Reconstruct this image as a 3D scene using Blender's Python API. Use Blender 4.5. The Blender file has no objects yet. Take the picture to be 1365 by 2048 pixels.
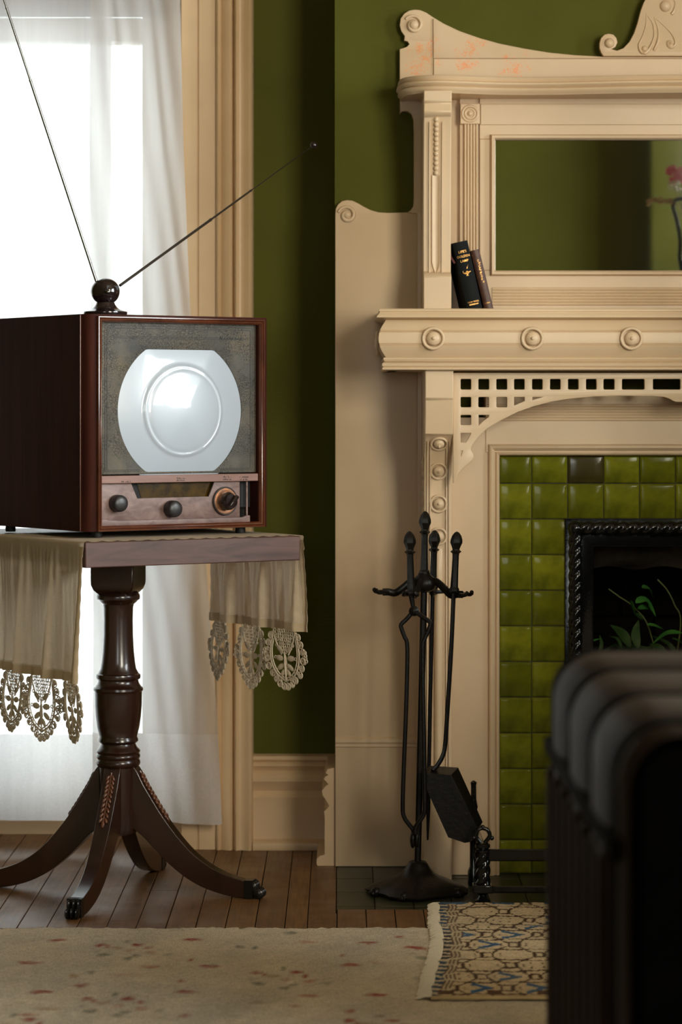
import bpy, bmesh, math, random
import numpy as np
from mathutils import Vector, Matrix

random.seed(7)
scene = bpy.context.scene
COL = scene.collection
PI = math.pi

# ------------------------------------------------------------------ camera
F = 5400.0            # focal length in pixels of the 1365 x 2048 frame
EYE = 0.998           # camera height
HOR = 818.0           # horizon row
cam_d = bpy.data.cameras.new('camera')
cam = bpy.data.objects.new('camera', cam_d)
COL.objects.link(cam)
cam.location = (0, 0, EYE)
cam.rotation_euler = (PI / 2, 0, 0)
cam_d.sensor_fit = 'VERTICAL'
cam_d.sensor_height = 36.0
cam_d.lens = 36.0 * F / 2048.0
cam_d.shift_y = -(1024.0 - HOR) / 2048.0
cam_d.clip_start = 0.05
cam_d.dof.use_dof = True
cam_d.dof.focus_distance = 5.38
cam_d.dof.aperture_fstop = 4.5
scene.camera = cam

# ------------------------------------------------------------------ world, daylight, exposure
world = bpy.data.worlds.new('overcast_sky')
scene.world = world
world.use_nodes = True
bg = world.node_tree.nodes['Background']
bg.inputs['Color'].default_value = (0.93, 0.97, 1.0, 1)
bg.inputs['Strength'].default_value = 5.2

def area_light(name, loc, rot, sx, sy, power, col):
    d = bpy.data.lights.new(name, 'AREA')
    d.shape = 'RECTANGLE'; d.size = sx; d.size_y = sy
    d.energy = power; d.color = col
    o = bpy.data.objects.new(name, d); COL.objects.link(o)
    o.location = loc; o.rotation_euler = rot
    return o

# daylight entering through the window in the right-hand wall (x = 2.6) and the one in the wall facing the fireplace
area_light('window_daylight', (2.75, 3.0, 1.80), (0, PI / 2, 0), 1.6, 2.9, 330, (0.96, 0.97, 1.0))
area_light('window_daylight', (1.93, 1.24, 1.70), (PI / 2, 0, 0), 1.15, 1.65, 200, (1.0, 0.90, 0.77))
# added weak frontal fill, set at an unseen window behind the wide opening
area_light('window_daylight', (-.35, -3.06, 1.55), (PI / 2, 0, 0), 1.6, 1.6, 30, (1.0, 0.93, 0.84))

scene.view_settings.view_transform = 'Standard'
scene.view_settings.look = 'None'
scene.view_settings.exposure = 0.0
scene.view_settings.gamma = 1.0
scene.view_settings.use_curve_mapping = False
scene.cycles.use_denoising = True
scene.cycles.max_bounces = 10
scene.cycles.transparent_max_bounces = 16
scene.cycles.caustics_reflective = False
scene.cycles.caustics_refractive = False
scene.cycles.sample_clamp_indirect = 6.0

# ------------------------------------------------------------------ helpers
def V(*a): return Vector(a)
def P(x, y, d):
    return Vector(((x - 682.5) * d / F, d, EYE - (y - HOR) * d / F))
def PX(x, d): return (x - 682.5) * d / F
def PZ(y, d): return EYE - (y - HOR) * d / F
def lerp(a, b, t): return a + (b - a) * t
def interp(pts, x):
    if x <= pts[0][0]: return pts[0][1]
    for (a, b), (c, d) in zip(pts, pts[1:]):
        if x <= c: return b + (d - b) * (x - a) / (c - a)
    return pts[-1][1]
def smooth_pts(pts, n=6, closed=False):
    """Catmull-Rom through the points."""
    pts = [Vector(p) for p in pts]
    out = []
    N = len(pts)
    rng = range(N) if closed else range(N - 1)
    for i in rng:
        if closed:
            p0, p1, p2, p3 = pts[i - 1], pts[i], pts[(i + 1) % N], pts[(i + 2) % N]
        else:
            p1, p2 = pts[i], pts[i + 1]
            p0 = pts[i - 1] if i > 0 else p1 * 2 - p2
            p3 = pts[i + 2] if i + 2 < N else p2 * 2 - p1
        for k in range(n):
            t = k / n
            out.append(0.5 * ((2 * p1) + (p2 - p0) * t + (2 * p0 - 5 * p1 + 4 * p2 - p3) * t * t + (3 * p1 - p0 - 3 * p2 + p3) * t ** 3))
    if not closed: out.append(pts[-1])
    return out

class MB:
    def __init__(self): self.v = []; self.f = []
    def add(self, vs, fs):
        b = len(self.v)
        self.v += [Vector(p) for p in vs]
        self.f += [tuple(b + i for i in q) for q in fs]
        return self
    def box(self, x0, x1, y0, y1, z0, z1):
        return self.obox(V(x0, y0, z0), V(x1 - x0, 0, 0), V(0, y1 - y0, 0), V(0, 0, z1 - z0))
    def obox(self, o, a, b, c):
        o, a, b, c = Vector(o), Vector(a), Vector(b), Vector(c)
        vs = [o, o + a, o + a + b, o + b, o + c, o + a + c, o + a + b + c, o + b + c]
        return self.add(vs, [(0, 3, 2, 1), (4, 5, 6, 7), (0, 1, 5, 4), (1, 2, 6, 5), (2, 3, 7, 6), (3, 0, 4, 7)])
    def prism(self, poly, fn, w0, w1):
        n = len(poly)
        vs = [fn(p[0], p[1], w0) for p in poly] + [fn(p[0], p[1], w1) for p in poly]
        fs = [tuple(range(n - 1, -1, -1)), tuple(range(n, 2 * n))] + [(i, (i + 1) % n, n + (i + 1) % n, n + i) for i in range(n)]
        return self.add(vs, fs)
    def grid(self, fn, nu, nv, cu=False, cv=False):
        vs = [fn(i / nu, j / nv) for j in range(nv + (0 if cv else 1)) for i in range(nu + (0 if cu else 1))]
        mu = nu if cu else nu + 1
        mv = nv if cv else nv + 1
        fs = []
        for j in range(nv):
            for i in range(nu):
                a, b = i, (i + 1) % mu
                c, d = j, (j + 1) % mv
                fs.append((c * mu + a, c * mu + b, d * mu + b, d * mu + a))
        return self.add(vs, fs)
    def lathe(self, prof, o=(0, 0, 0), ax=(0, 0, 1), seg=28, rfn=None, caps=True):
        o = Vector(o); ax = Vector(ax).normalized()
        e1 = ax.orthogonal().normalized()
        if abs(ax.z) > 0.99: e1 = V(1, 0, 0)
        e2 = ax.cross(e1)
        vs = []
        for r, z in prof:
            for k in range(seg):
                t = 2 * PI * k / seg
                rr = r * (rfn(t, z) if rfn else 1)
                vs.append(o + ax * z + (e1 * math.cos(t) + e2 * math.sin(t)) * rr)
        n = len(prof)
        fs = [(j * seg + k, j * seg + (k + 1) % seg, (j + 1) * seg + (k + 1) % seg, (j + 1) * seg + k) for j in range(n - 1) for k in range(seg)]
        if caps:
            fs.append(tuple(range(seg - 1, -1, -1))); fs.append(tuple((n - 1) * seg + k for k in range(seg)))
        return self.add(vs, fs)
    def tube(self, pts, rad, seg=8, flat=None, caps=True, up=None):
        """rad: number or list; flat: (a, b) scale of the two section axes."""
        pts = [Vector(p) for p in pts]
        n = len(pts)
        rads = rad if isinstance(rad, (list, tuple)) else [rad] * n
        tang = []
        for i in range(n):
            a = pts[max(0, i - 1)]; b = pts[min(n - 1, i + 1)]
            tang.append((b - a).normalized())
        e1 = Vector(up) if up else tang[0].orthogonal()
        vs = []
        for i in range(n):
            e1 = (e1 - tang[i] * e1.dot(tang[i])).normalized()
            e2 = tang[i].cross(e1)
            fa, fb = flat if flat else (1, 1)
            for k in range(seg):
                t = 2 * PI * (k + 0.5) / seg
                vs.append(pts[i] + (e1 * math.cos(t) * fa + e2 * math.sin(t) * fb) * rads[i])
        fs = [(j * seg + k, j * seg + (k + 1) % seg, (j + 1) * seg + (k + 1) % seg, (j + 1) * seg + k) for j in range(n - 1) for k in range(seg)]
        if caps:
            fs.append(tuple(range(seg - 1, -1, -1))); fs.append(tuple((n - 1) * seg + k for k in range(seg)))
        return self.add(vs, fs)
    def ball(self, c, a, b=None, e=None, nu=12, nv=8):
        """ellipsoid with axis vectors a, b, e (or radius a)."""
        c = Vector(c)
        if b is None: a, b, e = V(a, 0, 0), V(0, a, 0), V(0, 0, a)
        vs = [c - e]
        for j in range(1, nv):
            t = -PI / 2 + PI * j / nv
            for k in range(nu):
                q = 2 * PI * k / nu
                vs.append(c + a * (math.cos(t) * math.cos(q)) + b * (math.cos(t) * math.sin(q)) + e * math.sin(t))
        vs.append(c + e)
        fs = [(0, 1 + (k + 1) % nu, 1 + k) for k in range(nu)]
        for j in range(nv - 2):
            for k in range(nu):
                a0 = 1 + j * nu
                fs.append((a0 + k, a0 + (k + 1) % nu, a0 + nu + (k + 1) % nu, a0 + nu + k))
        L = len(vs) - 1; a0 = 1 + (nv - 2) * nu
        fs += [(a0 + k, a0 + (k + 1) % nu, L) for k in range(nu)]
        return self.add(vs, fs)
    def ring(self, c, ax, R, r, seg=24, sec=8, e1=None, sq=(1, 1)):
        c = Vector(c); ax = Vector(ax).normalized()
        e1 = Vector(e1).normalized() if e1 else ax.orthogonal().normalized()
        e2 = ax.cross(e1)
        def fn(u, v):
            t, p = 2 * PI * u, 2 * PI * v
            d = e1 * math.cos(t) * sq[0] + e2 * math.sin(t) * sq[1]
            return c + d * R + (d.normalized() * math.cos(p) + ax * math.sin(p)) * r
        return self.grid(fn, seg, sec, True, True)
    def sweep(self, path, prof, up=(0, 0, 1), closed_prof=True):
        """path: list of (point xy, outward normal xy scaled for the mitre); prof: (out, z)."""
        n = len(prof); vs = []
        for (px, py), (nx, ny) in path:
            for o, z in prof: vs.append(V(px + nx * o, py + ny * o, z))
        fs = []
        m = n if closed_prof else n - 1
        for i in range(len(path) - 1):
            for k in range(m):
                fs.append((i * n + k, i * n + (k + 1) % n, (i + 1) * n + (k + 1) % n, (i + 1) * n + k))
        if closed_prof:
            fs.append(tuple(range(n - 1, -1, -1))); fs.append(tuple((len(path) - 1) * n + k for k in range(n)))
        return self.add(vs, fs)
    def xf(self, fn, start=0):
        for i in range(start, len(self.v)): self.v[i] = Vector(fn(self.v[i]))
        return self

OFF = {}
def make_mesh(name, mb, m, smooth=30, off=V(0, 0, 0), recalc=True):
    me = bpy.data.meshes.new(name)
    me.from_pydata([tuple(p - off) for p in mb.v], [], mb.f)
    if recalc:
        b = bmesh.new(); b.from_mesh(me)
        bmesh.ops.recalc_face_normals(b, faces=b.faces[:])
        b.to_mesh(me); b.free()
    if smooth:
        me.polygons.foreach_set('use_smooth', [True] * len(me.polygons))
        me.set_sharp_from_angle(angle=math.radians(smooth))
    if m: me.materials.append(m)
    me.update()
    return me
def bev(o, w, seg=2):
    md = o.modifiers.new('edge', 'BEVEL'); md.width = w; md.segments = seg; md.limit_method = 'ANGLE'; md.angle_limit = math.radians(40)
    md.harden_normals = False
    return o
def thing(name, label, cat, loc=(0, 0, 0), group=None, kind=None):
    o = bpy.data.objects.new(name, None); COL.objects.link(o)
    o.empty_display_size = 0.05
    o.location = loc; o['label'] = label; o['category'] = cat
    if group: o['group'] = group
    if kind: o['kind'] = kind
    OFF[o.name] = Vector(loc)
    return o
def part(name, mb, m, parent, smooth=30, bevel=0, label=None, kind=None):
    off = OFF[parent.name]
    o = bpy.data.objects.new(name, make_mesh(name, mb, m, smooth, off)); COL.objects.link(o)
    o.parent = parent
    OFF[o.name] = off
    if bevel: bev(o, bevel)
    if label: o['label'] = label
    if kind: o['kind'] = kind
    return o
def inst(name, me, loc, parent, rot=None, scale=None):
    """a piece that shares mesh data; loc in world coordinates."""
    o = bpy.data.objects.new(name, me); COL.objects.link(o)
    o.parent = parent
    o.location = Vector(loc) - (OFF[parent.name] if parent else V(0, 0, 0))
    if rot is not None: o.rotation_euler = rot
    if scale is not None: o.scale = scale
    OFF[o.name] = Vector(loc)
    return o
def top(name, mb, m, label, cat, group=None, kind=None, smooth=30, bevel=0, loc=(0, 0, 0)):
    o = bpy.data.objects.new(name, make_mesh(name, mb, m, smooth, Vector(loc))); COL.objects.link(o)
    o.location = loc
    o['label'] = label; o['category'] = cat
    if group: o['group'] = group
    if kind: o['kind'] = kind
    OFF[o.name] = Vector(loc)
    if bevel: bev(o, bevel)
    return o

def fill_shape(loops, thick, bevel=0.0):
    """flat outline with holes -> MB in (u, v, w) with w in +-thick/2."""
    cu = bpy.data.curves.new('outline', 'CURVE')
    cu.dimensions = '2D'; cu.fill_mode = 'BOTH'
    cu.extrude = thick / 2 - bevel; cu.bevel_depth = bevel; cu.bevel_resolution = 1; cu.offset = -bevel
    for lp in loops:
        s = cu.splines.new('POLY'); s.points.add(len(lp) - 1); s.use_cyclic_u = True
        for q, p in zip(s.points, lp): q.co = (p[0], p[1], 0, 1)
    ob = bpy.data.objects.new('outline', cu); COL.objects.link(ob)
    bpy.context.view_layer.update()
    me = bpy.data.meshes.new_from_object(ob.evaluated_get(bpy.context.evaluated_depsgraph_get()))
    b = bmesh.new(); b.from_mesh(me); bmesh.ops.remove_doubles(b, verts=b.verts[:], dist=1e-6)
    b.to_mesh(me); b.free()
    mb = MB(); mb.add([v.co.copy() for v in me.vertices], [tuple(p.vertices) for p in me.polygons])
    bpy.data.objects.remove(ob); bpy.data.curves.remove(cu); bpy.data.meshes.remove(me)
    return mb
def text_mb(txt, size, shear=0.0, bold=0.0, space=1.0):
    cu = bpy.data.curves.new('lettering', 'FONT')
    cu.body = txt; cu.size = size; cu.align_x = 'CENTER'; cu.align_y = 'CENTER'; cu.shear = shear; cu.offset = bold; cu.space_character = space
    cu.extrude = 0.0002; cu.resolution_u = 3
    ob = bpy.data.objects.new('lettering', cu); COL.objects.link(ob)
    bpy.context.view_layer.update()
    me = bpy.data.meshes.new_from_object(ob.evaluated_get(bpy.context.evaluated_depsgraph_get()))
    mb = MB(); mb.add([v.co.copy() for v in me.vertices], [tuple(p.vertices) for p in me.polygons])
    bpy.data.objects.remove(ob); bpy.data.curves.remove(cu); bpy.data.meshes.remove(me)
    return mb

# ------------------------------------------------------------------ materials
class N:
    def __init__(self, name):
        self.m = bpy.data.materials.new(name); self.m.use_nodes = True
        self.t = self.m.node_tree; self.b = self.t.nodes['Principled BSDF']; self.o = self.t.nodes['Material Output']
        self._tc = None
    def n(self, kind, **kw):
        x = self.t.nodes.new(kind)
        for k, v in kw.items():
            if k.startswith('i_'):
                key = k[2:]; x.inputs[int(key) if key.isdigit() else key].default_value = v
            else: setattr(x, k, v)
        return x
    def l(self, a, b): self.t.links.new(a, b)
    def co(self, scale=(1, 1, 1), kind='Object', rot=(0, 0, 0)):
        if not self._tc: self._tc = self.n('ShaderNodeTexCoord')
        mp = self.n('ShaderNodeMapping'); mp.inputs['Scale'].default_value = scale; mp.inputs['Rotation'].default_value = rot
        self.l(self._tc.outputs[kind], mp.inputs['Vector']); return mp.outputs['Vector']
    def noise(self, co, scale, detail=4, rough=0.55, dist=0.0):
        x = self.n('ShaderNodeTexNoise'); x.inputs['Scale'].default_value = scale; x.inputs['Detail'].default_value = detail
        x.inputs['Roughness'].default_value = rough; x.inputs['Distortion'].default_value = dist
        self.l(co, x.inputs['Vector']); return x.outputs['Fac']
    def ramp(self, fac, stops):
        x = self.n('ShaderNodeValToRGB'); e = x.color_ramp.elements
        while len(e) < len(stops): e.new(0.5)
        for q, (p, c) in zip(e, stops): q.position = p; q.color = (*c, 1) if len(c) == 3 else c
        self.l(fac, x.inputs['Fac']); return x.outputs['Color']
    def mix(self, fac, a, b, mode='MIX'):
        x = self.n('ShaderNodeMix', data_type='RGBA', blend_type=mode)
        for s, v in ((x.inputs[0], fac), (x.inputs[6], a), (x.inputs[7], b)):
            if isinstance(v, bpy.types.NodeSocket): self.l(v, s)
            elif isinstance(v, (int, float)): s.default_value = v
            else: s.default_value = (*v, 1)
        return x.outputs[2]
    def math(self, op, a, b=0.0, clamp=False):
        x = self.n('ShaderNodeMath', operation=op, use_clamp=clamp)
        for s, v in ((x.inputs[0], a), (x.inputs[1], b)):
            if isinstance(v, bpy.types.NodeSocket): self.l(v, s)
            else: s.default_value = v
        return x.outputs[0]
    def bump(self, h, strength=0.2, dist=0.002):
        x = self.n('ShaderNodeBump'); x.inputs['Strength'].default_value = strength; x.inputs['Distance'].default_value = dist
        self.l(h, x.inputs['Height']); self.l(x.outputs[0], self.b.inputs['Normal']); return x
    def set(self, **kw):
        for k, v in kw.items():
            s = self.b.inputs[k.replace('_', ' ')]
            if isinstance(v, bpy.types.NodeSocket): self.l(v, s)
            elif isinstance(v, tuple) and len(v) == 3: s.default_value = (*v, 1)
            else: s.default_value = v
        return self

def plain(name, c1, c2=None, rough=0.5, metal=0.0, scale=20, bump=0.0, bscale=80, bdist=0.002, coat=0.0, stretch=(1, 1, 1), spec=0.5, crough=0.1):
    k = N(name)
    co = k.co(stretch)
    if c2:
        f = k.noise(co, scale, 5)
        k.set(Base_Color=k.ramp(f, [(0.3, c1), (0.7, c2)]))
    else: k.set(Base_Color=c1)
    k.set(Roughness=rough, Metallic=metal)
    k.b.inputs['Coat Weight'].default_value = coat
    k.b.inputs['Coat Roughness'].default_value = crough
    k.b.inputs['Specular IOR Level'].default_value = spec
    if bump: k.bump(k.noise(co, bscale, 4), bump, bdist)
    return k.m

def wood(name, c1, c2, rough=0.35, stretch=(30, 30, 3), coat=0.2, bump=0.05, spec=0.5):
    k = N(name)
    co = k.co(stretch)
    f = k.noise(co, 1.0, 6, 0.6, 0.6)
    f2 = k.noise(k.co((3, 3, 3)), 1.3, 3)
    c = k.ramp(f, [(0.25, c1), (0.72, c2)])
    c = k.mix(k.math('MULTIPLY', f2, 0.5), c, tuple(x * 0.45 for x in c1))
    k.set(Base_Color=c, Roughness=rough)
    k.b.inputs['Coat Weight'].default_value = coat; k.b.inputs['Coat Roughness'].default_value = 0.15
    k.b.inputs['Specular IOR Level'].default_value = spec
    if bump: k.bump(f, bump, 0.001)
    return k.m

CREAM = (0.66, 0.485, 0.315)
def paint(name, base, rough=0.38, vary=0.12, wear=None):
    k = N(name)
    co = k.co()
    f = k.noise(co, 3.5, 4)
    dark = tuple(x * (1 - vary) * (0.98 if i == 0 else 0.96 if i == 1 else 0.9) for i, x in enumerate(base))
    c = k.ramp(f, [(0.3, dark), (0.7, base)])
    if wear:            # rubbed spots where an older orange coat shows
        fine = k.noise(co, 380, 3, 0.8)
        msk = None
        for (cx, cy, cz, r) in wear:
            cx, cy = cx - 0.81, cy - 5.75        # object coordinates of the mantel
            vm = k.n('ShaderNodeVectorMath', operation='DISTANCE'); k.l(k.co(), vm.inputs[0]); vm.inputs[1].default_value = (cx, cy, cz)
            d = k.math('SUBTRACT', 1.0, k.math('DIVIDE', vm.outputs['Value'], r), True)
            msk = d if msk is None else k.math('MAXIMUM', msk, d)
        coarse = k.noise(co, 45, 2)
        thr = k.math('ADD', k.math('ADD', fine, k.math('MULTIPLY', k.math('SUBTRACT', coarse, 0.5), 0.5)), k.math('MULTIPLY', msk, 0.14))
        hit = k.math('MULTIPLY', k.math('SUBTRACT', thr, 0.635), 22.0, True)
        hit = k.math('MULTIPLY', hit, k.math('MULTIPLY', msk, 4.0, True))
        c = k.mix(hit, c, (0.80, 0.30, 0.12))
    k.set(Base_Color=c, Roughness=rough)
    k.b.inputs['Specular IOR Level'].default_value = 0.4
    h = k.math('ADD', k.math('MULTIPLY', k.noise(k.co((1, 1, 0.25)), 160, 3), 0.6), k.noise(co, 28, 3))
    k.bump(h, 0.035, 0.002)
    return k.m

M = {}
M['cream'] = paint('cream_paint', CREAM)
M['trimcream'] = paint('aged_cream_paint', (0.66, 0.46, 0.275), 0.4, 0.15)
M['wearcream'] = paint('worn_cream_paint', CREAM, wear=[(PX(x, 5.88), 5.88, PZ(y, 5.88), r) for x, y, r in ((850, 110, .05), (832, 145, .035), (945, 92, .04), (925, 110, .03), (1030, 140, .045), (935, 130, .03), (1050, 108, .015), (865, 85, .02))])

k = N('green_wall_paint')
co = k.co()
f = k.noise(co, 2.2, 4)
k.set(Base_Color=k.ramp(f, [(0.25, (0.060, 0.059, 0.005)), (0.75, (0.092, 0.090, 0.010))]), Roughness=0.7)
k.b.inputs['Specular IOR Level'].default_value = 0.15
w = k.n('ShaderNodeTexWave', wave_type='RINGS', rings_direction='Y'); w.inputs['Scale'].default_value = 30; w.inputs['Distortion'].default_value = 3.5; w.inputs['Detail'].default_value = 1.0; w.inputs['Detail Scale'].default_value = 0.4
k.l(k.co((1, 1, 1)), w.inputs['Vector'])
k.bump(k.math('ADD', k.math('MULTIPLY', w.outputs['Fac'], 0.5), k.noise(co, 60, 4)), 0.22, 0.0015)
M['green'] = k.m

M['ceiling'] = plain('plaster', (0.46, 0.33, 0.19), (0.50, 0.37, 0.22), 0.8, scale=3, bump=0.1, bscale=30)

# floorboards: brown, each strip a little different
k = N('floor_boards')
oi = k.n('ShaderNodeObjectInfo')
grain = k.noise(k.co((160, 6, 6)), 1.0, 6, 0.65, 0.8)
cr = k.noise(k.co((45, 110, 10)), 1.0, 4, 0.7, 1.5)
c = k.ramp(grain, [(0.25, (0.070, 0.031, 0.009)), (0.75, (0.255, 0.118, 0.036))])
c = k.mix(k.math('MULTIPLY', oi.outputs['Random'], 0.5), c, (0.085, 0.037, 0.014))
c = k.mix(k.ramp(cr, [(0.60, (0, 0, 0)), (0.72, (0.6, 0.6, 0.6))]), c, (0.018, 0.009, 0.005))
k.set(Base_Color=c, Roughness=k.ramp(k.noise(k.co((6, 6, 6)), 1.0, 4), [(0.3, (0.30, 0.30, 0.30)), (0.7, (0.55, 0.55, 0.55))]))
k.b.inputs['Specular IOR Level'].default_value = 0.3
k.bump(k.math('ADD', grain, cr), 0.25, 0.001)
M['boards'] = k.m
M['subfloor'] = plain('dark_subfloor', (0.012, 0.007, 0.004), rough=0.9)

MAHO = ((0.020, 0.0055, 0.004), (0.062, 0.017, 0.010))
M['cabinet'] = wood('dark_mahogany', (0.030, 0.0085, 0.006), (0.072, 0.021, 0.014), 0.5, (38, 38, 3), 0.0, spec=0.05)
M['frame'] = wood('polished_mahogany', (0.045, 0.011, 0.006), (0.16, 0.045, 0.018), 0.22, (12, 12, 12), 0.5)
M['tablewood'] = wood('table_mahogany', (0.013, 0.0046, 0.0028), (0.044, 0.0155, 0.008), 0.27, (18, 18, 4), 0.4)
M['tabletop'] = wood('worn_table_edge', (0.035, 0.014, 0.010), (0.165, 0.080, 0.064), 0.45, (6, 6, 45), 0.0, 0.1)
M['carving'] = wood('carved_red_wood', (0.09, 0.028, 0.013), (0.20, 0.075, 0.035), 0.3, (40, 40, 40), 0.3)
M['toe'] = plain('blackened_brass', (0.010, 0.009, 0.008), (0.03, 0.026, 0.022), 0.25, 0.6, scale=60)
M['panelwood'] = wood('scuffed_control_panel', (0.10, 0.045, 0.036), (0.36, 0.235, 0.21), 0.5, (26, 26, 50), 0.0)
M['railwood'] = wood('pale_red_rail', (0.20, 0.095, 0.070), (0.34, 0.18, 0.14), 0.45, (8, 8, 60), 0.0)
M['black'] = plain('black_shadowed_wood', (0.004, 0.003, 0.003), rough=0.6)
M['bakelite'] = plain('brown_black_bakelite', (0.012, 0.007, 0.007), (0.022, 0.012, 0.011), 0.12, scale=30, coat=0.4)
M['rubber'] = plain('dull_black_knob', (0.014, 0.012, 0.012), (0.028, 0.025, 0.025), 0.38, scale=50, bump=0.1, bscale=200)
M['chrome'] = plain('dulled_steel_rod', (0.20, 0.19, 0.185), None, 0.25, 1.0)
M['copper'] = plain('worn_copper_dial', (0.42, 0.17, 0.07), (0.12, 0.07, 0.05), 0.4, 0.6, scale=90)
M['amber'] = plain('amber_dial_glass', (0.085, 0.045, 0.005), (0.022, 0.013, 0.003), 0.16, scale=40, coat=0.5)
M['ink'] = plain('dark_print', (0.012, 0.010, 0.008), rough=0.6)
M['gold'] = plain('gold_leaf', (0.60, 0.31, 0.07), (0.40, 0.18, 0.04), 0.35, 0.5, scale=300)

# leatherette round the picture tube: crackled, grey-brown
k = N('crackled_leatherette')
co = k.co()
v = k.n('ShaderNodeTexVoronoi', feature='DISTANCE_TO_EDGE'); v.inputs['Scale'].default_value = 210
dn = k.n('ShaderNodeTexNoise'); dn.inputs['Scale'].default_value = 50; dn.inputs['Detail'].default_value = 3
k.l(co, dn.inputs['Vector'])
va = k.n('ShaderNodeVectorMath', operation='MULTIPLY_ADD'); k.l(dn.outputs['Color'], va.inputs[0]); va.inputs[1].default_value = (0.02, 0.02, 0.02); k.l(co, va.inputs[2])
k.l(va.outputs[0], v.inputs['Vector'])
crk = k.ramp(v.outputs['Distance'], [(0.0, (1, 1, 1)), (0.14, (0, 0, 0))])
crk = k.math('MULTIPLY', crk, k.ramp(k.noise(co, 20, 3), [(0.34, (0, 0, 0)), (0.52, (1, 1, 1))]))
base = k.ramp(k.noise(co, 14, 5, 0.65), [(0.3, (0.056, 0.055, 0.052)), (0.5, (0.090, 0.080, 0.063)), (0.7, (0.135, 0.104, 0.066))])
k.set(Base_Color=k.mix(k.math('MULTIPLY', crk, 1.0), base, (0.022, 0.02, 0.018)), Roughness=0.55)
k.b.inputs['Specular IOR Level'].default_value = 0.3
k.bump(k.math('SUBTRACT', k.noise(co, 260, 3), k.math('MULTIPLY', crk, 0.8)), 0.35, 0.0012)
M['leatherette'] = k.m

k = N('picture_tube_glass')
k.set(Base_Color=(0.43, 0.48, 0.55), Roughness=0.3)
k.b.inputs['Coat Weight'].default_value = 1.0; k.b.inputs['Coat Roughness'].default_value = 0.045
k.b.inputs['Specular IOR Level'].default_value = 0.7
M['screen'] = k.m

def cloth(name, col, trans, clear=0.0, weave=900, fold=0.0):
    k = N(name)
    t = k.t; t.nodes.remove(k.b)
    co = k.co()
    wv = k.noise(k.co((1, 1, 0.15)), weave, 2)
    wh = k.noise(k.co((0.15, 0.15, 1)), weave, 2)
    f = k.math('ADD', k.math('MULTIPLY', wv, 0.5), k.math('MULTIPLY', wh, 0.5))
    f2 = k.noise(k.co((60, 60, 2.5)), 1.0, 3)
    fac = k.math('ADD', k.math('MULTIPLY', f, 0.7), k.math('MULTIPLY', f2, 0.3))
    c = k.ramp(fac, [(0.35, tuple(x * 0.86 for x in col)), (0.6, col)])
    d = k.n('ShaderNodeBsdfDiffuse'); tr = k.n('ShaderNodeBsdfTranslucent'); cl = k.n('ShaderNodeBsdfTransparent')
    k.l(c, d.inputs['Color']); k.l(c, tr.inputs['Color'])
    bm = k.n('ShaderNodeBump'); bm.inputs['Strength'].default_value = 0.2; bm.inputs['Distance'].default_value = 0.001
    k.l(f, bm.inputs['Height']); k.l(bm.outputs[0], d.inputs['Normal'])
    m1 = k.n('ShaderNodeMixShader'); m1.inputs[0].default_value = trans
    k.l(d.outputs[0], m1.inputs[1]); k.l(tr.outputs[0], m1.inputs[2])
    last = m1.outputs[0]
    if clear:
        m2 = k.n('ShaderNodeMixShader'); k.l(k.math('MULTIPLY', f, clear * 2.0), m2.inputs[0])
        k.l(last, m2.inputs[1]); k.l(cl.outputs[0], m2.inputs[2]); last = m2.outputs[0]
    k.l(last, k.o.inputs['Surface'])
    return k.m
M['sheer'] = cloth('sheer_white_voile', (0.92, 0.905, 0.90), 0.74, 0.17)
M['sheerhem'] = cloth('doubled_voile_hem', (0.90, 0.88, 0.88), 0.68, 0.0)
M['linen'] = cloth('ecru_linen', (0.87, 0.71, 0.53), 0.45, 0.0)
M['linenhem'] = cloth('doubled_linen_hem', (0.66, 0.52, 0.35), 0.25, 0.0)
M['lace'] = cloth('ecru_cotton_lace', (0.74, 0.62, 0.47), 0.25, 0.0)
M['stitch'] = cloth('pale_open_stitch', (0.78, 0.72, 0.62), 0.6, 0.0)

k = N('window_glass')
t = k.t; t.nodes.remove(k.b)
gl = k.n('ShaderNodeBsdfGlossy'); gl.inputs['Roughness'].default_value = 0.02
tp = k.n('ShaderNodeBsdfTransparent'); tp.inputs['Color'].default_value = (0.94, 0.97, 0.96, 1)
fr = k.n('ShaderNodeFresnel'); mx = k.n('ShaderNodeMixShader')
k.l(fr.outputs[0], mx.inputs[0]); k.l(tp.outputs[0], mx.inputs[1]); k.l(gl.outputs[0], mx.inputs[2]); k.l(mx.outputs[0], k.o.inputs['Surface'])
M['glass'] = k.m
M['blind'] = cloth('brown_roller_blind', (0.16, 0.10, 0.065), 0.06, 0.0)

k = N('old_mirror')
k.set(Base_Color=(0.90, 0.91, 0.86), Metallic=1.0, Roughness=0.03)
M['mirror'] = k.m

# olive glaze: each tile its own tone, darker pooled edges are in the object's own coordinates
k = N('olive_glazed_tile')
oi = k.n('ShaderNodeObjectInfo')
co = k.co()
f = k.noise(co, 16, 3)
base = k.ramp(oi.outputs['Random'], [(0.0, (0.105, 0.108, 0.0055)), (0.5, (0.15, 0.152, 0.008)), (1.0, (0.20, 0.20, 0.012))])
base = k.mix(k.ramp(f, [(0.42, (0.0, 0.0, 0.0)), (0.72, (0.9, 0.9, 0.9))]), base, (0.050, 0.055, 0.005))
k.set(Base_Color=base, Roughness=0.11)
k.b.inputs['Specular IOR Level'].default_value = 0.13
k.bump(k.noise(co, 30, 3), 0.03, 0.002)
M['tile'] = k.m
M['browntile'] = plain('brown_stained_tile', (0.060, 0.045, 0.008), (0.030, 0.024, 0.006), 0.14, scale=14, spec=0.3)
M['grout'] = plain('sooty_grout', (0.035, 0.030, 0.018), (0.008, 0.007, 0.005), 0.8, scale=60)
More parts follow.
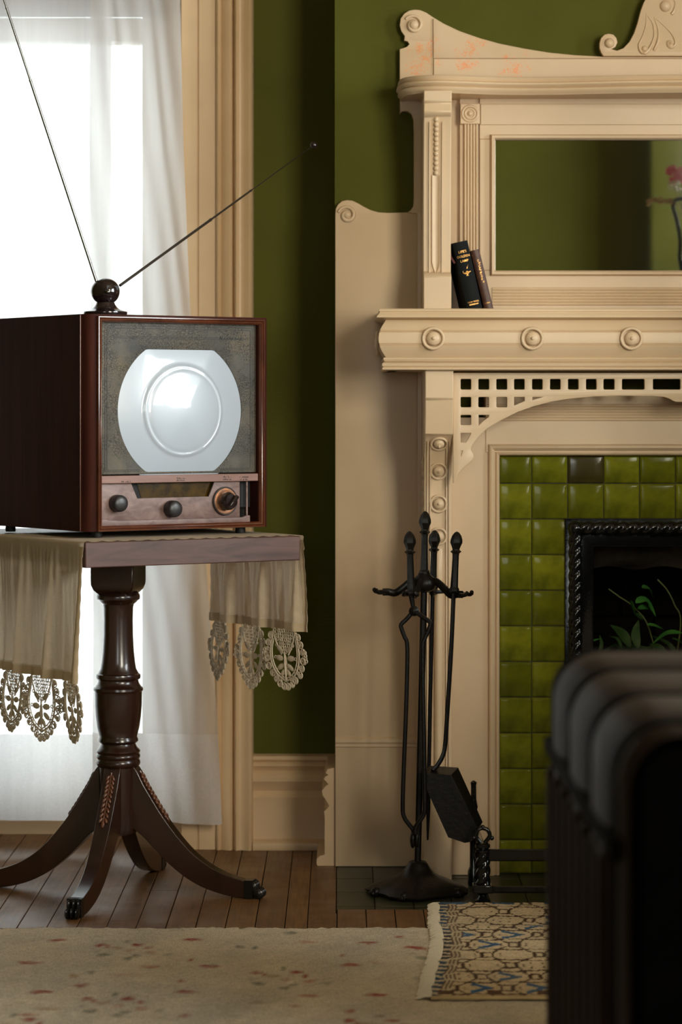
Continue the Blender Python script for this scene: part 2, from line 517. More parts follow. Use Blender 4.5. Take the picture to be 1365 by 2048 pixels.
M['hearthtile'] = plain('worn_green_hearth_tile', (0.008, 0.009, 0.004), (0.040, 0.038, 0.015), 0.32, spec=0.2, scale=22, bump=0.2, bscale=60, stretch=(1, 4, 1))
M['iron'] = plain('black_glossy_iron', (0.0028, 0.0028, 0.0032), (0.006, 0.0058, 0.006), 0.13, scale=40, coat=0.35, spec=0.3, bump=0.12, bscale=150)
M['toolmetal'] = plain('wrought_iron', (0.0032, 0.0024, 0.002), (0.0075, 0.0055, 0.0042), 0.34, 0.0, spec=0.16, scale=60, bump=0.3, bscale=120)
M['brick'] = plain('sooty_firebrick', spec=0.05, c1=(0.003, 0.0025, 0.002), c2=(0.010, 0.007, 0.005), rough=0.9, scale=12, bump=0.4, bscale=40)
M['stone'] = plain('brown_lintel_stone', (0.030, 0.020, 0.014), (0.10, 0.068, 0.045), 0.9, scale=18, bump=0.5, bscale=50)
M['leaf'] = plain('green_leaf', (0.03, 0.16, 0.03), (0.10, 0.32, 0.05), 0.32, scale=25, coat=0.3)
M['darkleaf'] = plain('dark_green_leaf', (0.018, 0.050, 0.012), (0.045, 0.095, 0.022), 0.36, scale=25, coat=0.2)
M['stem'] = plain('leaf_stem', (0.10, 0.13, 0.03), (0.16, 0.17, 0.04), 0.5)
M['terracotta'] = plain('dark_planter', (0.03, 0.018, 0.012), (0.05, 0.03, 0.02), 0.7)
M['bookblack'] = plain('black_book_cloth', (0.0025, 0.0035, 0.0035), (0.005, 0.006, 0.0055), 0.6, spec=0.12, scale=200, bump=0.2, bscale=700)
M['bookbrown'] = plain('brown_book_cloth', (0.045, 0.014, 0.008), (0.085, 0.030, 0.015), 0.5, scale=60, bump=0.2, bscale=700)
M['paper'] = plain('yellowed_page_edge', (0.30, 0.21, 0.11), (0.38, 0.27, 0.15), 0.8, scale=400)
M['ribbon'] = plain('faded_purple_ribbon', (0.10, 0.03, 0.035), (0.16, 0.05, 0.055), 0.6)
M['leather'] = plain('dark_trunk_leather', (0.013, 0.0082, 0.006), (0.032, 0.020, 0.014), 0.5, spec=0.07, scale=9, bump=0.25, bscale=30)
M['strap'] = plain('black_strap', (0.0016, 0.0012, 0.0011), (0.0035, 0.0025, 0.002), 0.7, spec=0.02)
M['slat'] = wood('trunk_slat', (0.012, 0.006, 0.004), (0.034, 0.017, 0.010), 0.6, (20, 20, 4), 0.0, spec=0.04)
M['pink'] = plain('pink_petal', (0.55, 0.03, 0.10), (0.68, 0.16, 0.24), 0.5, scale=80)
M['whitepetal'] = plain('white_petal', (0.62, 0.60, 0.50), None, 0.6)
M['straw'] = plain('dried_grass', (0.30, 0.20, 0.08), (0.44, 0.31, 0.14), 0.7)

M['mattblack'] = plain('matt_black_iron', (0.004, 0.004, 0.004), None, 0.6, spec=0.15)
M['chairleather'] = plain('dark_chair_leather', (0.018, 0.010, 0.006), (0.035, 0.02, 0.013), 0.5, spec=0.2, scale=8, bump=0.2, bscale=60)
M['windowwhite'] = paint('white_window_paint', (0.86, 0.75, 0.66), 0.4, 0.08)
# ================================================================== THE ROOM
XR, XL, YB, ZC = 2.6, -2.6, -3.0, 2.95     # right wall, left wall, rear wall, ceiling
YW = 6.14                                   # window wall
YBR = 5.91                                  # chimney breast front
XB = PX(670, 5.89)                          # chimney breast left corner
XC = 0.81                                   # centre line of the fireplace
def mx(x): return 2 * XC - x

def struct(name, mb, m, label, cat, smooth=30, bevel=0):
    return top(name, mb, m, label, cat, kind='structure', smooth=smooth, bevel=bevel)

floor = struct('floor', MB().box(XL - .2, XR + .4, YB - .2, 6.6, -0.12, -0.010), M['subfloor'], 'dark brown strip floor of the room below the rugs', 'floor', smooth=0)
# floorboards, each strip a piece
rs = random.Random(3)
def plank(x0, x1, y0, y1, n='plank'):
    mb = MB().box(x0 + .0009, x1 - .0009, y0 + .0006, y1 - .0006, -0.010, -rs.random() * .0006)
    return part(n, mb, M['boards'], floor, smooth=0, bevel=0.0008)
PW = 0.0573
xx = PX(209, 5.16) - PW * 12
while xx < PX(618, 5.45) - 0.02:
    x1 = min(xx + PW, PX(618, 5.45))
    if xx + PW > PX(618, 5.45) - 0.02: x1 = PX(618, 5.45)
    cuts = [3.6, 4.9 + rs.random() * 1.2, 6.40]
    if rs.random() < 0.45: cuts = [3.6, 6.40]
    for a, b in zip(cuts, cuts[1:]): plank(xx, x1, a, b)
    xx = x1
xe = xx
HF = EYE * F / (1818 - HOR)                 # hearth front edge
plank(xe, PX(673, 5.5), HF - .045, 6.2)     # border strip beside the hearth
k0 = xe
while k0 < 1.9:
    plank(k0, k0 + PW, 3.6, HF - .045 if k0 < PX(673, 5.5) - .03 else HF - .002); k0 += PW
# broad boards elsewhere (under the rugs and round the room)
mbb = []
for (x0, x1, y0, y1) in ((XL, PX(209, 5.16) - PW * 12, YB, 6.4), (k0, XR, YB, HF - .002), (PX(209, 5.16) - PW * 12, k0, YB, 3.6)):
    n = max(1, int((x1 - x0) / 0.14)); s = (x1 - x0) / n
    for i in range(n): plank(x0 + i * s, x0 + (i + 1) * s, y0, y1)

struct('ceiling', MB().box(XL - .2, XR + .2, YB - .2, 6.6, ZC, ZC + .1), M['ceiling'], 'plain pale plaster ceiling above the room', 'ceiling', smooth=0)
struct('wall_left', MB().box(XL - .2, XL, YB - .2, 6.6, 0, ZC), M['green'], 'green painted wall at the far side of the curtained window', 'wall', smooth=0)
mb = MB()
mb.box(XL, -1.15, YB - .2, YB, 0, ZC); mb.box(.45, XR, YB - .2, YB, 0, ZC); mb.box(-1.15, .45, YB - .2, YB, 0, .75); mb.box(-1.15, .45, YB - .2, YB, 2.35, ZC)
w4 = thing('fill_window', 'unseen window added behind the wide opening for frontal fill light', 'window', (-.35, YB, .75), kind='structure')
mw = MB()
mw.box(-1.15, -1.09, YB - .05, YB - .01, .75, 2.35); mw.box(.39, .45, YB - .05, YB - .01, .75, 2.35); mw.box(-1.15, .45, YB - .05, YB - .01, .75, .81); mw.box(-1.15, .45, YB - .05, YB - .01, 2.29, 2.35); mw.box(-.375, -.325, YB - .05, YB - .01, .81, 2.29)
part('window_frame', mw, M['windowwhite'], w4, smooth=0)
for a, b in ((-1.09, -.375), (-.325, .39)):
    part('pane', MB().box(a, b, YB - .03, YB - .027, .81, 2.29), M['glass'], w4, smooth=0)
struct('wall_rear', mb, M['green'], 'green wall of the space behind the wide opening', 'wall', smooth=0)
# the wall facing the fireplace, with a stepped corner; the opening beside it is where the room is seen from
FX0, FX1, FZ0, FZ1 = 1.34, 2.52, .85, 2.55
mb = MB()
mb.box(.50, 1.176, 1.20, 1.35, 0, ZC); mb.box(XL, .50, 1.20, 1.35, 2.35, ZC)
mb.box(1.176, FX0, 1.20, 1.5, 0, ZC); mb.box(FX1, XR, 1.20, 1.5, 0, ZC); mb.box(FX0, FX1, 1.20, 1.5, 0, FZ0); mb.box(FX0, FX1, 1.20, 1.5, FZ1, ZC)
struct('wall_facing', mb, M['green'], 'green wall with a stepped corner, seen in the overmantel mirror', 'wall', smooth=0)
w3 = thing('window_3', 'daylight window in the wall facing the fireplace', 'window', ((FX0 + FX1) / 2, 1.32, FZ0), kind='structure')
mb = MB()
mb.box(FX0, FX0 + .06, 1.30, 1.36, FZ0, FZ1); mb.box(FX1 - .06, FX1, 1.30, 1.36, FZ0, FZ1)
mb.box(FX0, FX1, 1.30, 1.36, FZ0, FZ0 + .06); mb.box(FX0, FX1, 1.30, 1.36, FZ1 - .06, FZ1); mb.box(FX0, FX1, 1.305, 1.355, 1.68, 1.73)
part('window_frame', mb, M['cream'], w3, smooth=0)
for a, b in ((FZ0 + .06, 1.68), (1.73, FZ1 - .06)):
    part('pane', MB().box(FX0 + .06, FX1 - .06, 1.328, 1.332, a, b), M['glass'], w3, smooth=0)
# right wall with its tall window
WZ0, WZ1 = 1.00, 2.60
WINS = ((1.6, 4.4, 3),)
mb = MB()
ya = YB - .2
for w0, w1, _n in WINS:
    mb.box(XR, XR + .2, ya, w0, 0, ZC); mb.box(XR, XR + .2, w0, w1, 0, WZ0); mb.box(XR, XR + .2, w0, w1, WZ1, ZC); ya = w1
mb.box(XR, XR + .2, ya, 6.6, 0, ZC)
struct('wall_right', mb, M['green'], 'green side wall with the daylight window opposite the television', 'wall', smooth=0)
for wi, (WY0, WY1, wn) in enumerate(WINS):
    w2 = thing('window_2', 'wide three-light daylight window in the side wall facing the television', 'window', (XR + .1, (WY0 + WY1) / 2, WZ0), kind='structure')
    mb = MB()
    mb.box(XR + .06, XR + .12, WY0, WY0 + .07, WZ0, WZ1); mb.box(XR + .06, XR + .12, WY1 - .07, WY1, WZ0, WZ1)
    mb.box(XR + .06, XR + .12, WY0, WY1, WZ0, WZ0 + .07); mb.box(XR + .06, XR + .12, WY0, WY1, WZ1 - .07, WZ1)
    for i in range(1, wn):
        y = lerp(WY0, WY1, i / wn); mb.box(XR + .05, XR + .13, y - .045, y + .045, WZ0 + .07, WZ1 - .07)
    mb.box(XR + .065, XR + .115, WY0 + .07, WY1 - .07, 1.85, 1.90)
    part('window_frame', mb, M['cream'], w2, smooth=0)
    for i in range(wn):
        a, b = lerp(WY0, WY1, i / wn) + .05, lerp(WY0, WY1, (i + 1) / wn) - .05
        part('pane', MB().box(XR + .088, XR + .092, a, b, WZ0 + .07, WZ1 - .07), M['glass'], w2, smooth=0)

# window wall with a deep recess for the curtained window
XWL, XWR = -1.45, PX(362, 6.11) + .004
mb = MB()
mb.box(XL, XWL, YW, 6.6, 0, ZC); mb.box(XWR, XB + .02, YW, 6.6, 0, ZC)
mb.box(XWL, XWR, YW, 6.6, 2.5, ZC)
struct('wall_window', mb, M['green'], 'dark green wall strip between window casing and chimney breast', 'wall', smooth=0)
# the window itself
GZ0, GZ1 = 0.15, PZ(38, 6.36)
w1 = thing('window_1', 'tall sash window glowing white behind the sheer curtains', 'window', ((XWL + XWR) / 2, 6.36, 0), kind='structure')
XG = PX(286, 6.36)
mb = MB()
mb.box(XG, XWR, 6.34, 6.42, GZ0 - .06, 2.5); mb.box(XWL, XWL + .1, 6.34, 6.42, GZ0 - .06, 2.5)
mb.box(XWL + .1, XG, 6.34, 6.42, GZ1 - .055, GZ1); mb.box(XWL + .1, XG, 6.33, 6.42, GZ0 - .06, GZ0)
mb.box(XWL + .1, XG, 6.34, 6.42, GZ1 + .52, 2.5)
mb.box((XWL + XG) / 2 - .005, (XWL + XG) / 2 + .045, 6.35, 6.41, GZ0, GZ1 - .055)
part('sash_frame', mb, M['windowwhite'], w1, smooth=0, bevel=.004)
xm = (XWL + XG) / 2 + .02
for a, b in ((XWL + .1, xm - .025), (xm + .025, XG)):
    part('pane', MB().box(a, b, 6.378, 6.382, GZ0, GZ1 - .055), M['glass'], w1, smooth=0)
    part('pane', MB().box(a, b, 6.378, 6.382, GZ1, GZ1 + .52), M['glass'], w1, smooth=0)
mb = MB().box(XWL, XWR, 6.36, 6.6, 0, GZ0 - .06)
part('apron_panel', mb, M['windowwhite'], w1, smooth=0)
prof = [(0, 0), (.020, 0), (.020, .030), (.014, .040), (.010, .052), (.004, .060), (0, .060)]
part('shoe_moulding', MB().sweep([((XWL, 6.36), (0, -1)), ((XWR, 6.36), (0, -1))], prof), M['trimcream'], w1)
part('side_lining', MB().box(XWR - .004, XWR + .016, 6.125, 6.36, 0, 2.5), M['windowwhite'], w1, smooth=0)
part('side_lining', MB().box(XWL - .016, XWL + .004, 6.125, 6.36, 0, 2.5), M['windowwhite'], w1, smooth=0)
rb = thing('roller_blind', 'brown roller blind drawn a little way down behind the voile', 'blind', (-.9, 6.31, 2.3))
mb = MB().grid(lambda u, v: V(lerp(XWL + .03, XWR - .03, u), 6.312 + .004 * math.sin(u * 9), lerp(GZ1 + .01, 2.42, v)), 24, 4)
part('blind_cloth', mb, M['blind'], rb)
part('bottom_batten', MB().box(XWL + .03, XWR - .03, 6.304, 6.320, GZ1 - .002, GZ1 + .016), M['tablewood'], rb, bevel=.003)
part('roller', MB().lathe([(.02, 0), (.02, XWR - XWL - .02)], (XWL + .01, 6.31, 2.43), (1, 0, 0), 16), M['tablewood'], rb)

# casing (architrave) right of the window: flat inner board and a moulded outer band
t1 = thing('trim_1', 'cream moulded window casing at the curtain edge', 'window casing', (PX(432, 6.11), 6.11, 0), kind='structure')
def vertical_profile(pts, y_back, z0, z1):
    """pts: list of (x, out) from left to right; extruded up."""
    poly = [(x, y_back - o) for x, o in pts]
    poly = [(pts[0][0], y_back)] + poly + [(pts[-1][0], y_back)]
    return MB().prism(poly, lambda a, b, w: V(a, b, w), z0, z1)
d = 6.11
xs = lambda px: PX(px, d)
part('inner_board', vertical_profile([(xs(362), .022), (xs(363), .024), (xs(394), .024), (xs(395), .020), (xs(397), .020), (xs(398), .024), (xs(432), .024), (xs(432), .02)], YW, 0, 2.55), M['trimcream'], t1)
part('moulded_band', vertical_profile([(xs(432), .026), (xs(434), .034), (xs(437), .036), (xs(440), .030), (xs(442), .026), (xs(446), .030), (xs(452), .036), (xs(460), .038), (xs(464), .034), (xs(466), .024), (xs(468), .028), (xs(471), .040), (xs(473), .042), (xs(478), .036), (xs(484), .034), (xs(492), .040), (xs(499), .044), (xs(503), .040), (xs(506), .030), (xs(507), .010)], YW, 0, 2.55), M['trimcream'], t1, smooth=50)
part('inner_board', vertical_profile([(XWL - .16, .022), (XWL, .024)], YW, 0, 2.55), M['trimcream'], t1)

# baseboards
BB = [(0, 0), (.038, 0), (.040, .006), (.039, .016), (.032, .022), (.024, .024), (.022, .026), (.022, .112), (.024, .122), (.016, .130), (.012, .136), (.020, .150), (.027, .160), (.028, .170), (.020, .180), (.014, .184), (.018, .190), (.024, .196), (.020, .202), (.014, .205), (.020, .210), (.016, .218), (0, .222)]
BB = [(o, z * .965) for o, z in BB]
xr = XB + .0
b1 = struct('baseboard_alcove', MB().sweep([((PX(506, 6.11), YW), (0, -1)), ((xr, YW), (-1, -1)), ((xr, YBR - .01), (-1, 0))], BB), M['trimcream'], 'tall cream moulded baseboard turning the alcove corner', 'baseboard')
# chipped paint lumps on the end grain of the return
# chimney breast with the firebox opening
OX0, OX1, OZ = PX(1150, 5.80), mx(PX(1150, 5.80)), PZ(1060, 5.80)
mb = MB()
mb.box(XB, OX0, YBR, 6.6, 0, ZC); mb.box(OX1, XR + .2, YBR, 6.6, 0, ZC); mb.box(OX0, OX1, YBR, 6.6, OZ, ZC)
struct('wall_chimney', mb, M['green'], 'olive green chimney breast wall behind the white mantel', 'wall', smooth=0)
# firebox
fb = thing('firebox', 'sooty black firebox behind the iron frame', 'firebox', (XC, 6.0, 0), kind='structure')
mb = MB()
mb.box(OX0 - .03, OX0, 5.815, 6.36, 0, OZ); mb.box(OX1, OX1 + .03, 5.815, 6.36, 0, OZ)
mb.box(OX0 - .03, OX1 + .03, 6.36, 6.40, 0, OZ); mb.box(OX0 - .03, OX1 + .03, 5.83, 6.40, OZ, OZ + .03)
part('lining', mb, M['brick'], fb, smooth=0)
part('stone_lintel', MB().grid(lambda u, v: V(lerp(OX0, OX1, u), 6.02 - .012 * math.sin(u * 23 + v * 5) * v - .02 * math.sin(v * PI), lerp(PZ(1090, 6.0), PZ(1137 + 4 * math.sin(u * 31), 6.0), v)), 60, 6), M['stone'], fb)
for j in range(7):
    for i in range(4):
        bw = (OX1 - OX0) / 4; o = bw / 2 if j % 2 else 0
        x0 = OX0 + i * bw + o
        if x0 + .02 > OX1: continue
        part('brick', MB().box(x0 + .004, min(OX1, x0 + bw) - .004, 6.335, 6.362, j * .085 + .004, (j + 1) * .085 - .004), M['brick'], fb, smooth=0, bevel=.003)

# tiled hearth
he = thing('hearth', 'dark green tiled hearth slab in front of the fireplace', 'hearth', (XC, 5.6, 0), kind='structure')
hx0, hx1 = PX(673, 5.55), mx(PX(673, 5.55))
part('bed', MB().box(hx0, hx1, HF, 5.93, -0.010, -0.0045), M['grout'], he, smooth=0)
cw = PX(748, 5.6) - hx0
ny = 3; dy = (5.90 - HF) / ny
xcur = hx0; i = 0
edges = [HF, HF + .035, HF + .035 + (5.90 - HF - .035) / 3, HF + .035 + (5.90 - HF - .035) * 2 / 3, 5.90]
tile_mesh = {}
while xcur < hx1 - .005:
    w = min(.078, hx1 - xcur)
    for a, b in zip(edges, edges[1:]):
        key = (round(w, 4), round(b - a, 4))
        if key not in tile_mesh:
            tile_mesh[key] = make_mesh('tile', MB().box(-w / 2 + .0008, w / 2 - .0008, -(b - a) / 2 + .0008, (b - a) / 2 - .0008, -.0085, 0), M['hearthtile'], 0)
        o = inst('tile', tile_mesh[key], (xcur + w / 2, (a + b) / 2, -.0005 - rs.random() * .001), he)
        bev(o, .0015, 2)
    xcur += w
# ================================================================== MANTELPIECE
ma = thing('fireplace_mantel', 'carved cream fireplace mantel with overmantel mirror and open fretwork arch', 'mantelpiece', (XC, 5.75, 0))
cr = M['cream']
def XZ(yb):            # map (u, v, w) of a flat outline to world at depth yb
    return lambda p: V(p[0], yb - p[2], p[1])
def pxloop(pts, d): return [(PX(x, d), PZ(y, d)) for x, y in pts]
def sym(loop): return [(mx(x), z) for x, z in reversed(loop)]

def spiral(c, R, turns, r0, r1, d_out=V(0, -1, 0), start=0.0, hand=1, n=40):
    pts, rad = [], []
    for i in range(n):
        t = i / (n - 1); a = start + hand * turns * 2 * PI * t; rr = R * (1 - .82 * t)
        pts.append(V(c[0] + rr * math.cos(a), c[1] - .002 * t, c[2] + rr * math.sin(a))); rad.append(lerp(r0, r1, t))
    return pts, rad

# side boards with a scrolled shoulder (thin outlines cut from board)
dP = 5.89
side = [(671, 430), (672, 417), (677, 408), (685, 402), (694, 400), (705, 401), (716, 406), (728, 413), (742, 420), (758, 424.5), (776, 425.5), (800, 425), (852, 424), (852, 1733), (671, 1733)]
for s in (0, 1):
    lp = pxloop(side, dP)
    c = (PX(695, 5.885), 5.888, PZ(430, 5.885)); hand = -1
    if s: lp = sym(lp); c = (mx(c[0]), c[1], c[2]); hand = 1
    b = part('side_board', fill_shape([lp], .022, .002).xf(XZ(dP + .011)), cr, ma)
    pts, rad = spiral(c, .020, 1.35, .0035, .006, start=PI * (.9 if not s else .1), hand=hand)
    mb = MB().tube(pts, rad, 8, flat=(1, 1)); mb.ball((c[0], c[1] - .002, c[2]), V(.009, 0, 0), V(0, .008, 0), V(0, 0, .009))
    part('scroll_rosette', mb, cr, b, smooth=60)
    x0, x1 = (PX(671.5, dP), PX(836, dP)) if not s else (mx(PX(836, dP)), mx(PX(671.5, dP)))
    prof = [(0, -.012), (.004, -.010), (.004, -.004), (.007, .0), (.007, .006), (.002, .011), (0, .012)]
    part('rail_moulding', MB().sweep([((x0, dP), (0, -1)), ((x1, dP), (0, -1))], [(o, z + PZ(1484, dP)) for o, z in prof]), cr, b)
    # upright tongue between board and pilaster
    xa, xb_ = (PX(834, dP), PX(846, dP)) if not s else (mx(PX(846, dP)), mx(PX(834, dP)))
    part('edge_strip', MB().box(xa, xb_, dP - .012, dP + .02, 0, PZ(424, dP)), cr, ma, bevel=.002)

# tall back board with eared silhouette, worn paint
dB = 5.885
left = [(852, 430), (815, 425), (822, 420), (827, 412), (828, 400), (828, 262), (827, 240), (823, 228), (815, 222.5), (807, 222), (802, 225), (800, 229), (800, 98), (808, 96), (815, 93), (819, 88), (816, 83), (809, 81), (810, 72), (803, 62), (800, 50), (802, 37), (809, 27), (819, 21), (830, 19), (841, 20), (853, 25), (868, 35), (888, 47), (920, 62), (960, 76), (1000, 87), (1050, 97), (1100, 105), (1150, 110), (1205, 113)]
L = pxloop(left, dB)
outline = L + [(XC, PZ(114, dB))] + sym(L)
bb = part('back_board', fill_shape([outline], .022, .0015).xf(XZ(dB + .011)), M['wearcream'], ma)
for s in (0, 1):
    c = [PX(828, dB), dB - .002, PZ(50, dB)]
    if s: c[0] = mx(c[0])
    pts, rad = spiral(c, .0215, 1.3, .003, .006, start=PI * (.8 if not s else .2), hand=-1 if not s else 1)
    mb = MB().tube(pts, rad, 8); mb.ball((c[0], c[1] - .002, c[2]), V(.011, 0, 0), V(0, .009, 0), V(0, 0, .011))
    part('scroll_rosette', mb, cr, bb, smooth=60)
# joints between boards: thin applied boards above the cornice
lo = pxloop([(867, 36), (888, 47), (920, 62), (960, 76), (1000, 87), (1050, 97), (1100, 105), (1150, 110), (1205, 113.5)], dB)
lo2 = [(x, z - .0015) for x, z in lo]
seam = lo2 + [(XC, PZ(114.5, dB))] + sym(lo2)
zsm = PZ(117, dB)
part('swept_board', fill_shape([seam + [(mx(PX(867.5, dB)), zsm), (PX(867.5, dB), zsm)]], .004, .0008).xf(XZ(dB - .0025)), M['wearcream'], bb)
part('lower_board', MB().box(PX(868, dB), mx(PX(868, dB)), dB - .0045, dB, PZ(165, dB), PZ(118.2, dB)), M['wearcream'], bb, bevel=.0008)
# centre crest with scroll foot
dC = 5.87
crest = [(1208, 112), (1203, 105), (1200, 96), (1200, 86), (1203, 76), (1210, 69), (1219, 67), (1228, 69), (1234, 76), (1236, 85), (1232, 94), (1224, 98), (1235, 101), (1248, 96), (1260, 83), (1269, 66), (1276, 46), (1282, 22), (1288, 6), (1298, -14), (1315, -34), (1340, -52), (1375, -66), (1405, -70)]
Lc = pxloop(crest, dC)
cb = part('crest', fill_shape([Lc + [(XC, PZ(-70, dC))] + sym(Lc)], .020, .002).xf(XZ(dC + .010)), cr, ma)
for s in (0, 1):
    mb = MB()
    def tr(x, y, dd=0): 
        p = P(x, y, dC - dd)
        return V(mx(p.x), p.y, p.z) if s else p
    mb.ball(tr(1220, 86, .002), V(.011, 0, 0), V(0, .009, 0), V(0, 0, .011))
    part('scroll_boss', mb, cr, cb, smooth=60)
    for tail in (((1294, 26), (1293, 50), (1287, 72), (1279, 90), (1283, 104), (1291, 105), (1294, 98), (1289, 94)),
                 ((1296, 30), (1307, 48), (1310, 70), (1305, 88), (1298, 100), (1290, 108)),
                 ((1309, 34), (1318, 60), (1317, 82), (1309, 101)),
                 ((1311, 35), (1330, 52), (1345, 68), (1352, 85), (1346, 95), (1338, 92), (1337, 84), (1344, 84)),
                 ((1345, -6), (1352, 5), (1350, 20), (1344, 29))):
        pts = smooth_pts([tr(x, y, 0) for x, y in tail], 5)
        n = len(pts)
        part('carved_tendril', MB().tube(pts, [lerp(.0012, .0038, min(1, 1.6 * i / n)) for i in range(n)], 6, flat=(1, 1)), cr, cb, smooth=60)
    for x, y, r in ((1332, 12, 12), (1290, 97, 6), (1343, 92, 6)):
        rr = r * dC / F
        part('carved_boss', MB().ball(tr(x, y), V(rr, 0, 0), V(0, rr * .7, 0), V(0, 0, rr)), cr, cb, smooth=60)

# ---- moulded cornice shelf, serpentine in plan
def arc_path(pts):
    """plan polyline -> path with averaged normals (pointing to the camera side, -y / outward)."""
    out = []
    n = len(pts)
    for i in range(n):
        a = pts[max(0, i - 1)]; b = pts[min(n - 1, i + 1)]
        t = Vector((b[0] - a[0], b[1] - a[1])).normalized()
        out.append(((pts[i][0], pts[i][1]), (t.y, -t.x)))
    return out
cx = lambda x: PX(x, 5.72)
plan = [(cx(812), 5.885), (cx(812), 5.82), (cx(816), 5.775), (cx(830), 5.745), (cx(855), 5.728), (cx(885), 5.724), (cx(930), 5.735), (cx(985), 5.752), (cx(1050), 5.760), (cx(1120), 5.755), (cx(1200), 5.740), (cx(1300), 5.722), (XC, 5.712)]
half = [(p.x, p.y) for p in smooth_pts([V(a, b, 0) for a, b in plan], 4)]
full = half + [(mx(x), y) for x, y in reversed(half[:-1])]
zt = PZ(150, 5.72); zb = PZ(186, 5.72)
H = zt - zb
prof = [(0, 0), (0, H), (.006, H), (.012, H * .97), (.014, H * .90), (.012, H * .80), (.009, H * .72), (.011, H * .70), (.016, H * .64), (.017, H * .55), (.014, H * .46), (.009, H * .40), (.011, H * .38), (.014, H * .32), (.013, H * .22), (.008, H * .12), (.004, 0)]
co_ = part('cornice', MB().sweep(arc_path(full), [(o, z + zb) for o, z in prof]), cr, ma, smooth=40)
poly = [(x, y) for x, y in full]
part('cornice_slab', MB().prism(poly, lambda a, b, w: V(a, b, w), zb + .002, zt - .001), cr, co_, smooth=0)

# ---- overmantel: frame round the mirror
dO = 5.845
def bx(name, x0, x1, y0, y1, d, back=5.885, par=ma, bevel=.0015, m=None, both=True):
    z1, z0 = PZ(y0, d), PZ(y1, d)
    part(name, MB().box(PX(x0, d), PX(x1, d), d, back, z0, z1), m or cr, par, bevel=bevel)
    if both: part(name, MB().box(mx(PX(x1, d)), mx(PX(x0, d)), d, back, z0, z1), m or cr, par, bevel=bevel)
bx('recessed_strip', 900, 925, 186, 620, 5.868)
bx('stile', 960, 990, 278, 541, dO)
part('top_rail', MB().box(PX(960, dO), mx(PX(960, dO)), dO, 5.885, PZ(278, dO), PZ(186, dO)), cr, ma, bevel=.001)
part('bottom_rail', MB().box(PX(960, dO), mx(PX(960, dO)), dO, 5.885, PZ(618, dO), PZ(541, dO)), cr, ma, bevel=.001)
def reeds_h(y0, y1, n, d, x0, par=ma, amp=.0028):
    prof = []
    N_ = n * 6
    za, zb2 = PZ(y1, d), PZ(y0, d)
    prof.append((0, za))
    for i in range(N_ + 1):
        prof.append((amp * abs(math.sin(PI * n * i / N_)) + .0006, lerp(za, zb2, i / N_)))
    prof.append((0, zb2))
    return part('reeded_band', MB().sweep([((PX(x0, d), d), (0, -1)), ((mx(PX(x0, d)), d), (0, -1))], prof), cr, par, smooth=60)
reeds_h(575, 611, 6, dO, 985)
reeds_h(212, 226, 2, dO, 963, amp=.002); reeds_h(228, 246, 3, dO, 963, amp=.0012)
part('header_band', MB().box(PX(962, dO - .004), mx(PX(962, dO - .004)), dO - .0035, dO, PZ(250, dO), PZ(208, dO)), cr, ma, bevel=.0012)
# fluted strips and corner blocks
def fluted(x0, x1, y0, y1, n, d):
    mb = MB()
    a, b = PX(x0, d), PX(x1, d); N_ = n * 6
    pts = [(a, 0)] + [(lerp(a, b, i / N_), .0012 + .0042 * abs(math.sin(PI * n * i / N_))) for i in range(N_ + 1)] + [(b, 0)]
    poly = [(x, d - o) for x, o in pts] + [(b, d + .01), (a, d + .01)]
    return mb, poly
for s in (0, 1):
    mb, poly = fluted(928, 957, 250, 560, 5, 5.848)
    if s: poly = [(mx(x), y) for x, y in reversed(poly)]
    part('fluted_strip', MB().prism(poly, lambda a, b, w: V(a, b, w), PZ(612, 5.85), PZ(249, 5.85)), cr, ma, smooth=60)
    a, b = PX(921, 5.845), PX(960, 5.845)
    if s: a, b = mx(b), mx(a)
    part('strip_backing', MB().box(a, b, 5.852, 5.885, PZ(618, 5.85), PZ(190, 5.85)), cr, ma, smooth=0)
    z0, z1 = PZ(248, 5.84), PZ(207, 5.84)
    blk = part('corner_block', MB().box(a, b, 5.838, 5.885, z0, z1), cr, ma, bevel=.0015)
    c = V((a + b) / 2, 5.838, (z0 + z1) / 2)
    mb = MB().ring(c, (0, 1, 0), .0165, .003, 28, 8).ring(c, (0, 1, 0), .0105, .0026, 24, 8)
    mb.ball(c, V(.006, 0, 0), V(0, .006, 0), V(0, 0, .006))
    part('rosette', mb, cr, blk, smooth=60)
# mirror moulding and bevelled glass
dm = 5.838
x0, x1 = PX(992, dm), mx(PX(992, dm)); z0, z1 = PZ(541, dm), PZ(279, dm)
prof = [(-.0005, .012), (.002, .000), (.004, -.004), (.008, -.005), (.010, -.002), (.011, .002), (.012, .012)]   # (out from glass edge, y)
def frame_sweep(x0, x1, z0, z1, prof, ybase):
    mb = MB(); n = len(prof); vs = []
    for (cx_, cz, sx, sz) in ((x0, z0, -1, -1), (x1, z0, 1, -1), (x1, z1, 1, 1), (x0, z1, -1, 1)):
        for o, y in prof: vs.append(V(cx_ + sx * o, ybase + y, cz + sz * o))
    fs = []
    for i in range(4):
        for q in range(n - 1): fs.append((i * n + q, i * n + q + 1, ((i + 1) % 4) * n + q + 1, ((i + 1) % 4) * n + q))
    return mb.add(vs, fs)
part('mirror_moulding', frame_sweep(x0, x1, z0, z1, prof, dm), cr, ma, smooth=50)
bw = .026
mb = MB()
ym = 5.853
o4 = [(x0 - .002, z0 - .002), (x1 + .002, z0 - .002), (x1 + .002, z1 + .002), (x0 - .002, z1 + .002)]
i4 = [(x0 + bw, z0 + bw), (x1 - bw, z0 + bw), (x1 - bw, z1 - bw), (x0 + bw, z1 - bw)]
